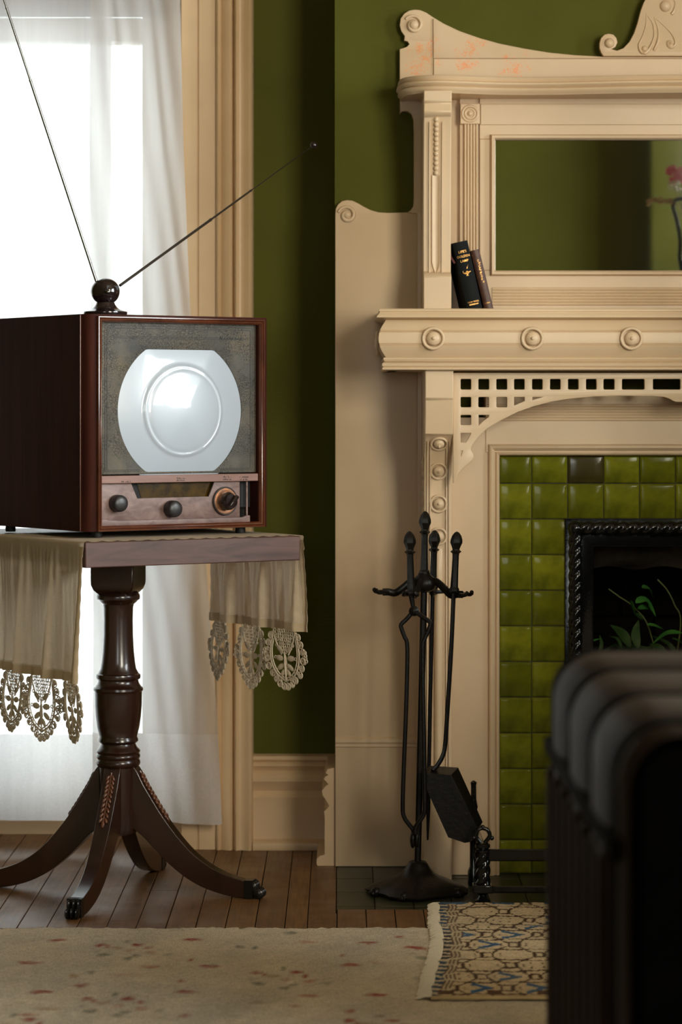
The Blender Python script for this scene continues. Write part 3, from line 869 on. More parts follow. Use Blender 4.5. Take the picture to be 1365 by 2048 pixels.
mb.add([V(a, ym + .00012, b) for a, b in o4] + [V(a, ym, b) for a, b in i4], [(4, 5, 6, 7)] + [(i, (i + 1) % 4, 4 + (i + 1) % 4, 4 + i) for i in range(4)])
part('mirror_glass', mb, M['mirror'], ma, smooth=0)

# ---- brackets (pilasters): side profile in (y, z), extruded across x
def bracket(x0, x1, prof, name, back, par=ma, bevel=.002):
    poly = prof + [(back, prof[-1][1]), (back, prof[0][1])]
    return part(name, MB().prism(poly, lambda a, b, w: V(w, a, b), x0, x1), cr, par, smooth=35, bevel=bevel)
def strip(x0, x1, face, name, par, proud):
    """thin raised fillet following a face profile (list of (y, z))."""
    poly = [(y - proud, z) for y, z in face] + [(y + .004, z) for y, z in reversed(face)]
    return part(name, MB().prism(poly, lambda a, b, w: V(w, a, b), x0, x1), cr, par, smooth=45)
XP0, XP1 = PX(848, 5.70), PX(905, 5.70)
# upper bracket
zU = lambda y: PZ(y, 5.72)
up_face = [(5.742, zU(545)), (5.742, zU(470)), (5.739, zU(400)), (5.733, zU(340)), (5.724, zU(290)), (5.712, zU(245)), (5.708, zU(235))]
up_prof = [(5.718, zU(620)), (5.718, zU(554)), (5.724, zU(548)), (5.742, zU(543))] + up_face[1:] + [(5.700, zU(231)), (5.696, zU(226)), (5.698, zU(218)), (5.700, zU(208)), (5.696, zU(205)), (5.696, zU(183))]
for s in (0, 1):
    a, b = (XP0, XP1 - .001) if not s else (mx(XP1 - .001), mx(XP0))
    ub = bracket(a, b, up_prof, 'upper_bracket', 5.885)
    w = b - a
    face = up_face[:-1]
    for q0, q1 in ((.20, .26), (.66, .72)):
        strip(a + w * q0, a + w * q1, face, 'raised_fillet', ub, .004)
    # carved flute below the beads: a rounded rod with pointed end
    xm = a + w * .46
    fl = [(y, z) for y, z in face if z < zU(350)] + [(5.7345, zU(350))]
    n_ = 16
    def flute(u, v):
        z = lerp(zU(548), zU(350), v); y = interp([(q[1], q[0]) for q in face], z)
        t = -1 + 2 * u
        hw = w * .17 * min(1, (.12 + v * 8) if v < .11 else 1)
        return V(xm + t * hw, y - .0005 - .005 * (abs(t) ** 2) * (1 if abs(t) < .99 else .1), z)
    part('hollow_flute', MB().grid(flute, 12, 24), cr, ub, smooth=60)
    bead = make_mesh('bead', MB().ball((0, 0, 0), V(.0058, 0, 0), V(0, .005, 0), V(0, 0, .0058), 10, 6), cr, 60)
    for i in range(12):
        z = lerp(zU(240), zU(345), i / 11); y = interp([(q[1], q[0]) for q in face], z)
        inst('bead', bead, (xm, y - .003, z), ub)
# lower bracket / pilaster
zD = lambda y: PZ(y, 5.70)
lo_face = [(5.712, zD(1575)), (5.712, zD(1000)), (5.711, zD(965)), (5.708, zD(942)), (5.701, zD(918)), (5.690, zD(898)), (5.676, zD(882)), (5.663, zD(871))]
lo_prof = [(5.716, 0), (5.716, zD(1590)), (5.712, zD(1583))] + lo_face + [(5.655, zD(868)), (5.648, zD(840)), (5.640, zD(800)), (5.636, zD(797)), (5.636, zD(738))]
def bullseye(R, name='rosette'):
    mb = MB().ring((0, -R * .13, 0), (0, 1, 0), R * .86, R * .14, 32, 10)
    mb.lathe([(R * .60, .0004), (R * .60, .0030), (R * .55, .0058), (R * .42, .0082), (R * .24, .0096), (R * .15, .0100), (R * .13, .0125), (R * .06, .0140), (R * .01, .0142)], (0, 0, 0), (0, -1, 0), 28)
    return make_mesh(name, mb, cr, 50)
BE_BIG = bullseye(.0245); BE_SM = bullseye(.0195)
for s in (0, 1):
    a, b = (XP0 + .001, XP1) if not s else (mx(XP1), mx(XP0 + .001))
    lb = bracket(a, b, lo_prof, 'lower_bracket', 5.885)
    w = b - a
    for q0, q1 in ((.10, .155), (.20, .25), (.78, .83), (.875, .93)):
        strip(a + w * q0, a + w * q1, lo_face[:-1], 'raised_fillet', lb, .0055)
    xm = a + w * .52
    def reed(u, v):
        t = PI * u
        return V(xm - w * .17 * math.cos(t), 5.712 - .011 * math.sin(t) * min(1, 12 * (1 - v)) ** .5, lerp(zD(1575), zD(1098), v))
    part('half_round_reed', MB().grid(reed, 10, 20), cr, lb, smooth=60)
    for y in (886, 942, 1008, 1073):
        z = zD(y); yy = interp([(q[1], q[0]) for q in lo_face], z)
        dz = .012
        y2 = interp([(q[1], q[0]) for q in lo_face], z + dz); y1 = interp([(q[1], q[0]) for q in lo_face], z - dz)
        ang = math.atan2(y1 - y2, 2 * dz)
        inst('rosette', BE_SM, (xm, yy - .001, z), lb, rot=(ang, 0, 0))
    # plinth
    pa, pb = a - .004, b - .002
    part('plinth', MB().box(min(pa, pb), max(pa, pb), 5.708, 5.885, 0, zD(1590)), cr, lb, bevel=.003)
# carved flakes on the outer flank of the pilaster
    xo = a if not s else b
    for i, y in enumerate((925, 950, 975, 1005, 1030)):
        c = V(xo, 5.735 + .02 * (i % 2), zD(y))
        inst('flank_rosette', BE_SM, c, lb, rot=(0, 0, -PI / 2 if not s else PI / 2), scale=(.55, .45, .55))

# ---- mantel shelf with convex frieze
dS = 5.632
ys = lambda y: PZ(y, 5.615)
sp = [(617, .015), (619, .0175), (622, .018), (624, .0165), (628, .019), (632, .0225), (635, .023), (636.5, .019), (638, .011), (640, .004), (645, .0075), (653, .0125), (660, .0160), (661.5, .0150), (662.5, .0172), (664, .0160), (665, .0178), (676, .0195), (686.5, .0185), (687.5, .0168), (689, .0180), (690.5, .0162), (691.5, .0172), (700, .0135), (708, .0085), (714, .0040), (715, .0085), (717, .0095), (720, .0085), (722.5, .0060), (723.5, .0085), (728, .0120), (732, .0110), (734, .0085), (735.5, .0115), (739, .0110), (741, .0060)]
prof = [(-.02, ys(741))] + [(-.02, ys(617))] + [(o, ys(y)) for y, o in sp]
xl = PX(776, dS)
path = [((xl, 5.885), (-1, 0)), ((xl, dS), (-1, -1)), ((mx(xl), dS), (1, -1)), ((mx(xl), 5.885), (1, 0))]
sh = part('shelf_frieze', MB().sweep(path, prof), cr, ma, smooth=35)
part('shelf_top', MB().box(xl - .014, mx(xl) + .014, dS - .014, 5.885, ys(621), ys(617)), cr, ma, bevel=.001)
part('shelf_bottom', MB().box(xl, mx(xl), dS + .0, 5.885, ys(741), ys(735)), cr, ma, bevel=.001)
zc = ys(677)
px_ = 867
for i in range(7):
    x = PX(867, 5.612) + i * (XC - PX(867, 5.612)) / 3
    inst('rosette', BE_BIG, (x, dS - .0185, zc), sh)
for s in (0, 1):
    x = xl - .0185 if not s else mx(xl - .0185)
    for y in (5.70, 5.82): inst('end_rosette', BE_BIG, (x, y, zc - .006), sh, rot=(0, 0, -PI / 2 if not s else PI / 2), scale=(1, .8, 1))

# ---- open fretwork arch between the brackets
dF = 5.660
fx = lambda x: PX(x, dF); fz = lambda y: PZ(y, dF)
arch = [(911, 966), (913, 958), (917, 948), (927, 936), (937, 928), (944, 922), (948, 915), (947.5, 908), (943.5, 902), (942.6, 899), (944, 893), (951, 882), (961, 870), (975, 857), (1002, 841), (1036, 824), (1070, 812), (1104, 803.5), (1138, 797.7), (1189, 793), (1240, 791.5), (1309, 792.4), (1329, 794), (1339, 797), (1346, 801), (1353, 804)]
La = [(fx(x), fz(y)) for x, y in arch]
oute = [(fx(907), fz(745.5)), (fx(907), fz(966))] + La
oute = oute + [(XC, fz(804))] + sym(oute)
def sq(x0, x1, y0, y1):
    r = 1.5
    return [(x0 + r, y0), (x1 - r, y0), (x1, y0 + r), (x1, y1 - r), (x1 - r, y1), (x0 + r, y1), (x0, y1 - r), (x0, y0 + r)]
holes = [sq(a, b, 758, 779) for a, b in ((922, 943), (957.5, 979), (993.5, 1015), (1029, 1050), (1065, 1086), (1101, 1122), (1137, 1158), (1173, 1194), (1208, 1230), (1245, 1290), (1307, 1362))]
holes += [sq(a, b, 794, 814.5) for a, b in ((922, 943), (957.5, 978.5), (993.5, 1015))] + [[(1029, 794), (1050, 794), (1050, 802), (1029, 811)], [(1065.5, 794), (1086, 794), (1065.5, 800)]]
holes += [sq(922, 943, 830, 850), [(958, 830), (979, 830), (978, 834), (968, 841), (958, 851)], [(922, 866), (943, 866), (939, 874), (932, 885), (922, 885)], [(922, 901), (926.5, 901), (923, 912), (922, 912)]]
lps = [oute]
for h in holes:
    q = [(fx(x), fz(y)) for x, y in h]; lps.append(q); lps.append(sym(q))
part('fretwork_arch', fill_shape(lps, .013, .0012).xf(XZ(dF + .0065)), cr, ma)

# ---- casing round the tiles
dJ = 5.782
for s in (0, 1):
    a, b = PX(900, dJ), PX(984, dJ)
    if s: a, b = mx(b), mx(a)
    part('jamb_board', MB().box(a, b, dJ, 5.885, 0, PZ(835, dJ)), cr, ma, bevel=.001)
hd = part('header_board', MB().box(PX(974, dJ) if 0 else PX(972, dJ), mx(PX(972, dJ)), dJ - .002, 5.885, PZ(905, dJ), PZ(788, dJ)), cr, ma, bevel=.001)
reeds_h(808, 842, 6, dJ - .002, 975, hd, .0022)
tx0, tx1, tzt = PX(1000, dJ), mx(PX(1000, dJ)), PZ(911, dJ)
jp = [(-.0006, .025), (0, .004), (.002, -.002), (.0045, -.004), (.007, -.003), (.0085, .001), (.010, -.002), (.013, -.008), (.017, -.011), (.021, -.010), (.024, -.005), (.025, .003)]
n = len(jp); vs = []; fs = []
for (x, z, sx, sz) in ((tx0, 0, -1, 0), (tx0, tzt, -1, 1), (tx1, tzt, 1, 1), (tx1, 0, 1, 0)):
    for o, y in jp: vs.append(V(x + sx * o, dJ + y, z + sz * o))
for i in range(3):
    for q in range(n - 1): fs.append((i * n + q, i * n + q + 1, (i + 1) * n + q + 1, (i + 1) * n + q))
part('casing_moulding', MB().add(vs, fs), cr, ma, smooth=50)

# ================================================================== TILE SURROUND
ts = thing('tile_surround', 'olive green glazed tile surround inside the cream casing', 'tile surround', (XC, 5.80, 0))
dT = 5.800
TW = PX(1136, dT) - PX(1064, dT)
mb = MB()
ox0, ox1, oz = PX(1140, dT), mx(PX(1140, dT)), PZ(1046, dT)
mb.box(tx0 - .01, ox0, dT + .003, 5.909, 0, tzt + .01); mb.box(ox1, tx1 + .01, dT + .003, 5.909, 0, tzt + .01)
mb.box(ox0, ox1, dT + .003, 5.909, oz, tzt + .01)
part('grout', mb, M['grout'], ts, smooth=0)
colsx = [tx0, PX(1064, dT)]
while colsx[-1] < tx1 - .01: colsx.append(min(tx1, colsx[-1] + TW))
rowsz = [tzt, PZ(967, dT)]
while rowsz[-1] > .01: rowsz.append(max(0, rowsz[-1] - TW * (71.3 / 72)))
tm = {}
rt = random.Random(11)
for ci in range(len(colsx) - 1):
    for ri in range(len(rowsz) - 1):
        a, b = colsx[ci], colsx[ci + 1]; z1, z0 = rowsz[ri], rowsz[ri + 1]
        if b > ox0 + .04 and a < ox1 - .04 and z0 < oz - .03: continue
        if a < ox0 < b and z0 < oz - .03: b = ox0 + .0
        if a < ox1 < b and z0 < oz - .03: a = ox1
        w, h = b - a, z1 - z0
        if w < .012 or h < .01: continue
        br = (ci == 2 and ri == 0)
        key = (round(w, 4), round(h, 4), br)
        if key not in tm:
            g = .0007
            # slightly cushioned face, rounded glaze edge
            def face(u, v, w=w, h=h):
                e = min(u * w, (1 - u) * w, v * h, (1 - v) * h)
                return V((u - .5) * (w - 2 * g), .0022 * math.exp(-max(0, e) / .0018) - .0006 * (1 - (2 * u - 1) ** 2) * (1 - (2 * v - 1) ** 2), (v - .5) * (h - 2 * g))
            us = [0, .03, .08, .3, .7, .92, .97, 1]
            m2 = MB(); K = len(us)
            m2.add([face(u, v) for v in us for u in us], [(j * K + i, j * K + i + 1, (j + 1) * K + i + 1, (j + 1) * K + i) for j in range(K - 1) for i in range(K - 1)])
            hw, hh = w / 2 - g, h / 2 - g
            bb_ = len(m2.v)
            rim = [i for i in range(K)] + [K * j + K - 1 for j in range(1, K)] + [K * (K - 1) + i for i in range(K - 2, -1, -1)] + [K * j for j in range(K - 2, 0, -1)]
            m2.v += [V(m2.v[i].x, .008, m2.v[i].z) for i in rim]
            R_ = len(rim)
            m2.f += [(rim[i], rim[(i + 1) % R_], bb_ + (i + 1) % R_, bb_ + i) for i in range(R_)]
            tm[key] = make_mesh('tile', m2, M['browntile'] if br else M['tile'], 60)
        inst('tile', tm[key], ((a + b) / 2, dT + (rt.random() - .5) * .0012, (z0 + z1) / 2), ts, rot=((rt.random() - .5) * .02, 0, (rt.random() - .5) * .02))

# ================================================================== IRON FRAME
fi = thing('iron_fire_surround', 'glossy black iron fireplace frame with twisted rope edge', 'fireplace frame', (XC, 5.79, 0))
dI = 5.785
fx0, fx1, fzt = PX(1131, dI), mx(PX(1131, dI)), PZ(1037, dI)
ix0, ix1, izt = PX(1189, dI), mx(PX(1189, dI)), PZ(1094, dI)
loop = [(fx0, 0), (fx0, fzt), (fx1, fzt), (fx1, 0), (ix1, 0), (ix1, izt), (ix0, izt), (ix0, 0)]
part('flange', fill_shape([loop], .022, .002).xf(XZ(dI + .020)), M['iron'], fi)
def rope(a, b, R, pitch, lobes=3, hand=1, seg=24):
    a, b = Vector(a), Vector(b); L = (b - a).length; t = (b - a).normalized()
    e1 = V(0, -1, 0); e2 = t.cross(e1); n = max(8, int(L / .0028))
    def fn(u, v):
        s = v * L; ph = 2 * PI * u
        tw = hand * 2 * PI * s / (pitch * lobes)
        c = abs(math.sin(lobes * (ph - tw) / 2))
        r = R * (.72 + .30 * c ** .7)
        return a + t * s + (e1 * math.cos(ph) + e2 * math.sin(ph)) * r
    return MB().grid(fn, seg, n, True, False)
RR = 14.0 * dI / F
xc0, zc0 = PX(1152, dI - .01), PZ(1057, dI - .01)
pt = 23.2 * dI / F
part('rope_edge', rope((xc0, dI - .004, zc0), (mx(xc0), dI - .004, zc0), RR, pt, 3, -1), M['iron'], fi, smooth=60)
part('rope_edge', rope((xc0, dI - .004, 0), (xc0, dI - .004, zc0), RR, pt, 3, 1), M['iron'], fi, smooth=60)
part('rope_edge', rope((mx(xc0), dI - .004, 0), (mx(xc0), dI - .004, zc0), RR, pt, 3, -1), M['iron'], fi, smooth=60)
for x in (xc0, mx(xc0)):
    part('corner_boss', MB().ball((x, dI - .006, zc0), RR * 1.1, nu=14, nv=10), M['iron'], fi, smooth=60)
# ================================================================== PEDESTAL TABLE
PHI = math.radians(33.5)
TU = V(math.cos(PHI), math.sin(PHI), 0); TWD = V(-math.sin(PHI), math.cos(PHI), 0); UP = V(0, 0, 1)
TC = V(-.490, 5.175, 0)
TWID, TDEP, TTOP, TTH = .489, .63, .742, .049
CT = TC + TU * TWID / 2 + TWD * TDEP / 2
tb = thing('pedestal_table', 'dark mahogany pedestal table with four splayed carved legs under the television', 'table', CT)
part('table_top', MB().obox(TC + UP * (TTOP - TTH), TU * TWID, TWD * TDEP, UP * TTH), M['tabletop'], tb, bevel=.002)
dZ = CT.y
zt_ = lambda y: PZ(y, dZ)
TH = math.radians(12.7)
LR = V(math.cos(TH), -math.sin(TH), 0); LF = V(-math.sin(TH), -math.cos(TH), 0)
hb = .046
zb0 = zt_(1186)
# square block with rounded lower edges
def blk(p):
    return CT + LR * p[0] + LF * p[1] + UP * p[2]
mb = MB(); lv = []
for z, h in ((zb0 - .004, .030), (zb0 + .001, .036), (zb0 + .008, .042), (zb0 + .018, .0455), (zb0 + .026, hb), (TTOP - TTH, hb)):
    lv.append([blk((sx * h, sy * h, z)) for sx, sy in ((-1, -1), (1, -1), (1, 1), (-1, 1))])
vs = [p for q in lv for p in q]
fs = [(j * 4 + i, j * 4 + (i + 1) % 4, (j + 1) * 4 + (i + 1) % 4, (j + 1) * 4 + i) for j in range(len(lv) - 1) for i in range(4)] + [(3, 2, 1, 0), tuple(range(len(vs) - 4, len(vs)))]
part('block', MB().add(vs, fs), M['tablewood'], tb, smooth=40, bevel=.003)
cp = [(300, 185), (318, 198), (340, 203), (362, 200), (378, 178), (390, 170), (410, 145), (440, 138), (560, 135), (700, 137), (850, 145), (950, 156), (1010, 166), (1040, 183), (1052, 188), (1062, 204), (1080, 208), (1100, 205), (1113, 188), (1125, 187), (1150, 196), (1175, 214), (1188, 230), (1208, 232), (1222, 222), (1240, 221), (1350, 219), (1450, 211), (1550, 197), (1640, 175), (1648, 178), (1660, 184), (1680, 186), (1693, 175), (1705, 160), (1715, 163), (1740, 176), (1765, 200), (1775, 205), (1790, 199), (1798, 194), (1810, 203), (1825, 205), (1840, 199), (1848, 194), (1865, 203), (1885, 206), (1905, 200), (1915, 190)]
KX = 4.653
prof = [(r / KX * dZ / F, zt_(1120 + y / KX)) for y, r in cp]
prof += [(.0405, zt_(1533)), (.040, zt_(1600)), (.041, zt_(1655)), (.038, zt_(1664)), (.030, zt_(1668))]
prof = prof[::-1]
part('column', MB().lathe(prof, (CT.x, CT.y, 0), (0, 0, 1), 48), M['tablewood'], tb, smooth=35)
legtop = [(.034, .268), (.046, .252), (.058, .228), (.074, .202), (.092, .174), (.112, .146), (.140, .112), (.170, .083), (.205, .060), (.240, .045), (.276, .036)]
legbot = [(.276, .0015), (.250, .003), (.220, .009), (.185, .020), (.150, .038), (.115, .064), (.085, .092), (.060, .118), (.034, .138)]
for dirv in (LR, LF, -LR, -LF):
    sd = V(-dirv.y, dirv.x, 0)
    tps = smooth_pts([V(a, b, 0) for a, b in legtop], 3); bts = smooth_pts([V(a, b, 0) for a, b in legbot], 3)
    poly = [(p.x, p.y) for p in tps] + [(p.x, p.y) for p in bts]
    def lm(a, b, w): 
        k_ = lerp(.0175, .0135, min(1, max(0, (a - .04) / .24)))
        return CT + dirv * a + UP * b + sd * (w * k_)
    lg = part('leg', MB().prism(poly, lm, -1, 1), M['tablewood'], tb, smooth=25, bevel=.0015)
    # black paw cap
    mb = MB()
    mb.obox(CT + dirv * .272 + sd * -.015 + UP * .001, dirv * .018, sd * .030, UP * .037)
    for q in (-1, 0, 1):
        o = CT + dirv * .288 + sd * (q * .0098)
        mb.ball(o + UP * .024 + dirv * .002, dirv * .010, sd * .0050, UP * .013, 8, 6)
        mb.ball(o + UP * .011 + dirv * .012, dirv * .013, sd * .0050, UP * .0115, 8, 6)
    part('toe_cap', mb, M['toe'], lg, smooth=60)
    # carved husk trail on the upper edge
    mb = MB()
    tl = [p for p in tps if .042 < p.x < .105]
    line = smooth_pts([V(p.x, p.y, 0) for p in tl], 2)
    tot = len(line)
    pts3 = [CT + dirv * (p.x + .001) + UP * (p.y + .001) for p in line]
    mb.tube(pts3, [.0022] * tot, 6)
    for i in range(1, 11):
        q = i / 11 * (tot - 1); a0 = int(q); p = pts3[a0]; t = (pts3[min(tot - 1, a0 + 1)] - pts3[max(0, a0 - 1)]).normalized()
        nrm = sd.cross(t).normalized()
        if nrm.z < 0: nrm = -nrm
        for sg in (-1, 1):
            ax = (t * .9 + sd * (sg * .45)).normalized()
            mb.ball(p + sd * (sg * .0055) + nrm * .001 + t * .003, ax * .0072, ax.cross(nrm) * .0030, nrm * .0030, 8, 6)
    mb.ball(pts3[-1], (pts3[-1] - pts3[-2]).normalized() * .008, sd * .004, UP * .003, 8, 6)
    part('leaf_carving', mb, M['carving'], lg, smooth=60)

# ================================================================== TABLE RUNNER
RW = .372
ru = thing('table_runner', 'ecru linen runner with crochet lace ends hanging over the table', 'table runner', CT + UP * TTOP)
HL, HR_ = .274, .198
def runner_pt(s, t):
    """s: metres along (0 = left table edge, TWID = right edge), t: 0..1 across the width from the front."""
    z = TTOP + .0016
    tt = t * RW
    fr = .0015 * math.sin(s * 190) - .003 if t < .02 else 0
    if 0 <= s <= TWID:
        lift = .0012 * math.sin(s * 190 + 1) if t < .03 else .0008 * math.sin(s * 31) * math.sin(t * 9)
        return TC + TU * s + TWD * (tt + fr) + UP * (z + lift)
    left = s < 0
    h = -s if left else s - TWID
    H_ = HL if left else HR_
    r = .004
    if h < r * 1.57:
        a = h / r; outw = r * math.sin(a) + .001; dz = r * (1 - math.cos(a))
    else: outw = r + .001; dz = r + (h - r * 1.57)
    q = max(0, h - .012) / H_
    fold = 1.5 * q * (.0085 * math.sin(t * 19 + q * 1.1 + (0 if left else 1.4)) + .006 * math.sin(t * 37 + 2.0 - q * 2) + .003 * math.sin(t * 71))
    ripple = .0012 * math.sin(t * 120 + 3 * math.sin(t * 14)) * min(1, q * 6)
    outw += .001 + max(-.008, fold * .75 + ripple)
    spread = (t - .5) * (.010 if not left else -.006) * q
    base = TC if left else TC + TU * TWID
    return base + TU * (-outw if left else outw) + TWD * (tt + spread + (fr if h < .03 else .001 * math.sin(h * 210))) + UP * (z - dz)
ns, nt = 150, 90
S0, S1 = -HL, TWID + HR_
part('linen_cloth', MB().grid(lambda u, v: runner_pt(lerp(S0, S1, u), v), 240, nt), M['linen'], ru, smooth=60)
for sgn, Hh, ss in ((-1, HL, lambda h: -h), (1, HR_, lambda h: TWID + h)):
    nrm = -TU                                       # doubled edge, sewn on the side that shows
    part('hem', MB().grid(lambda u, v: runner_pt(ss(lerp(Hh - .017, Hh + .0005, v)), u) + nrm * .0006, nt, 3), M['linenhem'], ru, smooth=60)
    part('hem', MB().grid(lambda u, v: runner_pt(ss(lerp(.012, Hh - .017, u)), lerp(0, .036, v)) + nrm * .0006, 40, 3), M['linenhem'], ru, smooth=60)
# drawn-thread open stitch: rows of small pale stitches
mb = MB()
def stitch_row(p0, p1, n, nrm):
    for i in range(n):
        c = p0(i / n); d = p0((i + .55) / n)
        mb.obox(c + nrm * .0008, d - c, V(0, 0, .0018) if abs((d - c).z) < abs((d - c).length) * .7 else TWD * .0018, nrm * .0004)
for sgn, Hh, ss in ((-1, HL, lambda h: -h), (1, HR_, lambda h: TWID + h)):
    nrm = -TU
    for tfix in (.045,):
        stitch_row(lambda q: runner_pt(ss(lerp(.02, Hh - .018, q)), tfix), None, 70, nrm)
    stitch_row(lambda q: runner_pt(ss(Hh - .018), lerp(.045, .985, q)), None, 110, nrm)
part('open_stitch', mb, M['stitch'], ru, smooth=0, kind='stuff')
# crochet points, one shared motif
def lace_motif(seed):
    r = random.Random(seed)
    mb = MB()
    Y = V(0, 1, 0)
    def jit(k=1.0): return (r.random() - .5) * .0016 * k
    def loop(u, v, R, th, seg=10, sq=(1, 1)):
        mb.ring(V(u + jit(), jit(2), v + jit()), Y, R, th, seg, 4, e1=V(1, 0, 0), sq=sq)
    def petal(u, v, ang, ln, wd):
        ax = V(math.cos(ang), 0, math.sin(ang))
        mb.ball(V(u, jit(2), v) + ax * ln * .5, ax * ln * .5, ax.cross(Y) * wd, Y * .0015, 8, 4)
    rows = 8
    for j in range(rows):                                   # tapering net
        v = -.002 - j * .0062; hw = lerp(.031, .009, j / (rows - 1)); n = max(3, round(hw * 2 / .0064))
        for i in range(n):
            u = lerp(-hw, hw, (i + .5 + (.25 if j % 2 else -.25)) / n)
            loop(u, v, .0034, .0009, 8, (.9, 1.1))
    for sg in (-1, 1):
        mb.tube(smooth_pts([V(sg * .033, 0, 0), V(sg * .029, .0005, -.016), V(sg * .020, 0, -.036), V(sg * .010, 0, -.052)], 4), .0017, 5)
        arch = smooth_pts([V(sg * .035, 0, -.004), V(sg * .039, 0, -.026), V(sg * .043, .001, -.048), V(sg * .040, .001, -.072), V(sg * .026, 0, -.094), V(0, 0, -.108)], 6)
        mb.tube(arch, .0021, 5)
        inner = [p + V(-sg * .0055, 0, .003) for p in arch[5:]]
        mb.tube(inner, .0014, 4)
        for i in range(0, len(inner) - 1, 2): mb.tube([inner[i], arch[min(len(arch) - 1, i + 5)]], .0010, 4)
        # scalloped shells round the edge
        for (u, v) in ((.041, -.014), (.048, -.029), (.0525, -.045), (.0535, -.062), (.0495, -.078), (.0410, -.092), (.0295, -.104), (.0165, -.113), (.0055, -.119)):
            a = math.atan2(v + .055, u)
            loop(sg * u, v, .0068, .0015, 12)
            for q in range(4):
                aa = a + (q - 1.5) * .55
                mb.tube([V(sg * (u - .004 * math.cos(a)), 0, v - .004 * math.sin(a)), V(sg * (u + .0064 * math.cos(aa)), 0, v + .0064 * math.sin(aa))], .0013, 4)
            loop(sg * (u - .0052 * math.cos(a)), v - .0052 * math.sin(a), .0032, .0013, 8)
        # paired leaves
        for (u, v, a, ln, wd) in ((.004, -.046, .55, .022, .0058), (.004, -.060, .05, .024, .0062), (.004, -.072, -.5, .024, .0058), (.003, -.082, -1.0, .020, .0050)):
            petal(sg * u, v, a if sg > 0 else PI - a, ln, wd)
            loop(sg * (u + (ln + .004) * math.cos(a)), v + (ln + .004) * math.sin(a), .0030, .0011, 8)
        for q in range(4):                                    # bridge to the next point
            loop(sg * (.0610 + .0018 * (q % 2)), -.044 - q * .0062, .0036, .0014, 8)
            loop(sg * .0565, -.047 - q * .0062, .0030, .0012, 8)
    petal(0, -.050, -PI / 2, .050, .0055)
    mb.tube([V(0, .001, -.046), V(0, .002, -.070), V(0, 0, -.108)], .0018, 5)
    return make_mesh('lace_point', mb, M['lace'], 60)
LM = [lace_motif(i) for i in range(3)]
for sgn, Hh, ss in ((-1, HL, lambda h: -h), (1, HR_, lambda h: TWID + h)):
    for i in range(3):
        t = (i + .5) / 3
        p = runner_pt(ss(Hh - .001), t)
        dirv = (runner_pt(ss(Hh), min(1, t + .12)) - runner_pt(ss(Hh), t - .12)).normalized()
        ang = math.atan2(TWD.y, TWD.x) + (.22 * math.sin(i * 2.1 + sgn))
        inst('lace_point', LM[i], p, ru, rot=((.06 * (i - 1)), 0, ang), scale=(.99, 1, .98 + .06 * (i % 2)))

# ================================================================== TELEVISION
TA = math.radians(35.4)
U = V(math.cos(TA), math.sin(TA), 0); W = V(-math.sin(TA), math.cos(TA), 0)
TO = V(-.479, 5.30, .7568)
TVW, TVH, TVD = .394, .427, .375
def T(u, w, z): return TO + U * u + W * w + UP * z
def tvuz(px, py, w=0.0):
    """pixel -> (u, z) on the plane at depth w behind the front."""
    dirv = V((px - 682.5) / F, 1, -(py - HOR) / F); o = V(0, 0, EYE)
    p0 = TO + W * w
    s = (p0 - o).dot(W) / dirv.dot(W)
    q = o + dirv * s - p0
    return q.dot(U), q.z
tv = thing('television', 'old wooden box television with round picture tube and black knobs', 'television', T(TVW / 2, TVD / 2, -.0125))
R = .022
plan = [(-R, TVD), (-R, .030), (-R + .001, .0285), (-R + .004, .026)] + [(-R * math.cos(a) * .9 , .024 - .020 * math.sin(a)) for a in [PI / 12 * i for i in range(1, 6)]] + [(.001, .003), (.001, .024)]
ring = plan + [(TVW - x, y) for x, y in reversed(plan)]
body_out = [(-R, TVD), (-R, .028), (-R + .0015, .0265), (-R + .003, .022), (-R + .006, .014), (-R + .012, .007), (0, .003), (TVW, .003), (TVW + R - .012, .007), (TVW + R - .006, .014), (TVW + R - .003, .022), (TVW + R, .028), (TVW + R, TVD)]
body_in = [(.010, .030), (TVW - .010, .030)]
# cabinet shell: top, bottom, sides, back
mb = MB()
tp = .016
mb.prism(body_out, lambda a, b, w: T(a, b, w), TVH - .010, TVH + .001)
mb.prism(body_out, lambda a, b, w: T(a, b, w), 0, .010)
lft = body_out[:7] + [(.012, .003), (.012, TVD)]
mb.prism(lft, lambda a, b, w: T(a, b, w), .010, TVH - .010)
mb.prism([(TVW - a, b) for a, b in reversed(lft)], lambda a, b, w: T(a, b, w), .010, TVH - .010)
part('cabinet', mb, M['cabinet'], tv, smooth=28)
part('corner_bead', MB().tube([T(-R - .0005, .027, .002), T(-R - .0005, .027, TVH - .001)], .0016, 8), M['frame'], tv, smooth=60)
part('back_panel', MB().obox(T(.0, TVD - .012, .01), U * TVW, W * .010, UP * (TVH - .02)), M['black'], tv, smooth=0)
# moulded front frame: three reeds
fp = [(0, .004), (0, -.003), (.0008, -.0048), (.0026, -.0052), (.0040, -.0040), (.0044, -.0022), (.0052, -.0040), (.0068, -.0050), (.0084, -.0040), (.0090, -.0014), (.0098, -.0008), (.0108, .0000), (.0112, .0020), (.0112, .016)]
vs = []; fs = []; n = len(fp)
for (u0, z0, su, sz) in ((0, 0, 1, 1), (TVW, 0, -1, 1), (TVW, TVH - .003, -1, -1), (0, TVH - .003, 1, -1)):
    for o, w in fp: vs.append(T(u0 + su * o, w, z0 + sz * o))
for i in range(4):
    for q in range(n - 1): fs.append((i * n + q, i * n + q + 1, ((i + 1) % 4) * n + q + 1, ((i + 1) % 4) * n + q))
part('front_frame', MB().add(vs, fs), M['frame'], tv, smooth=50)
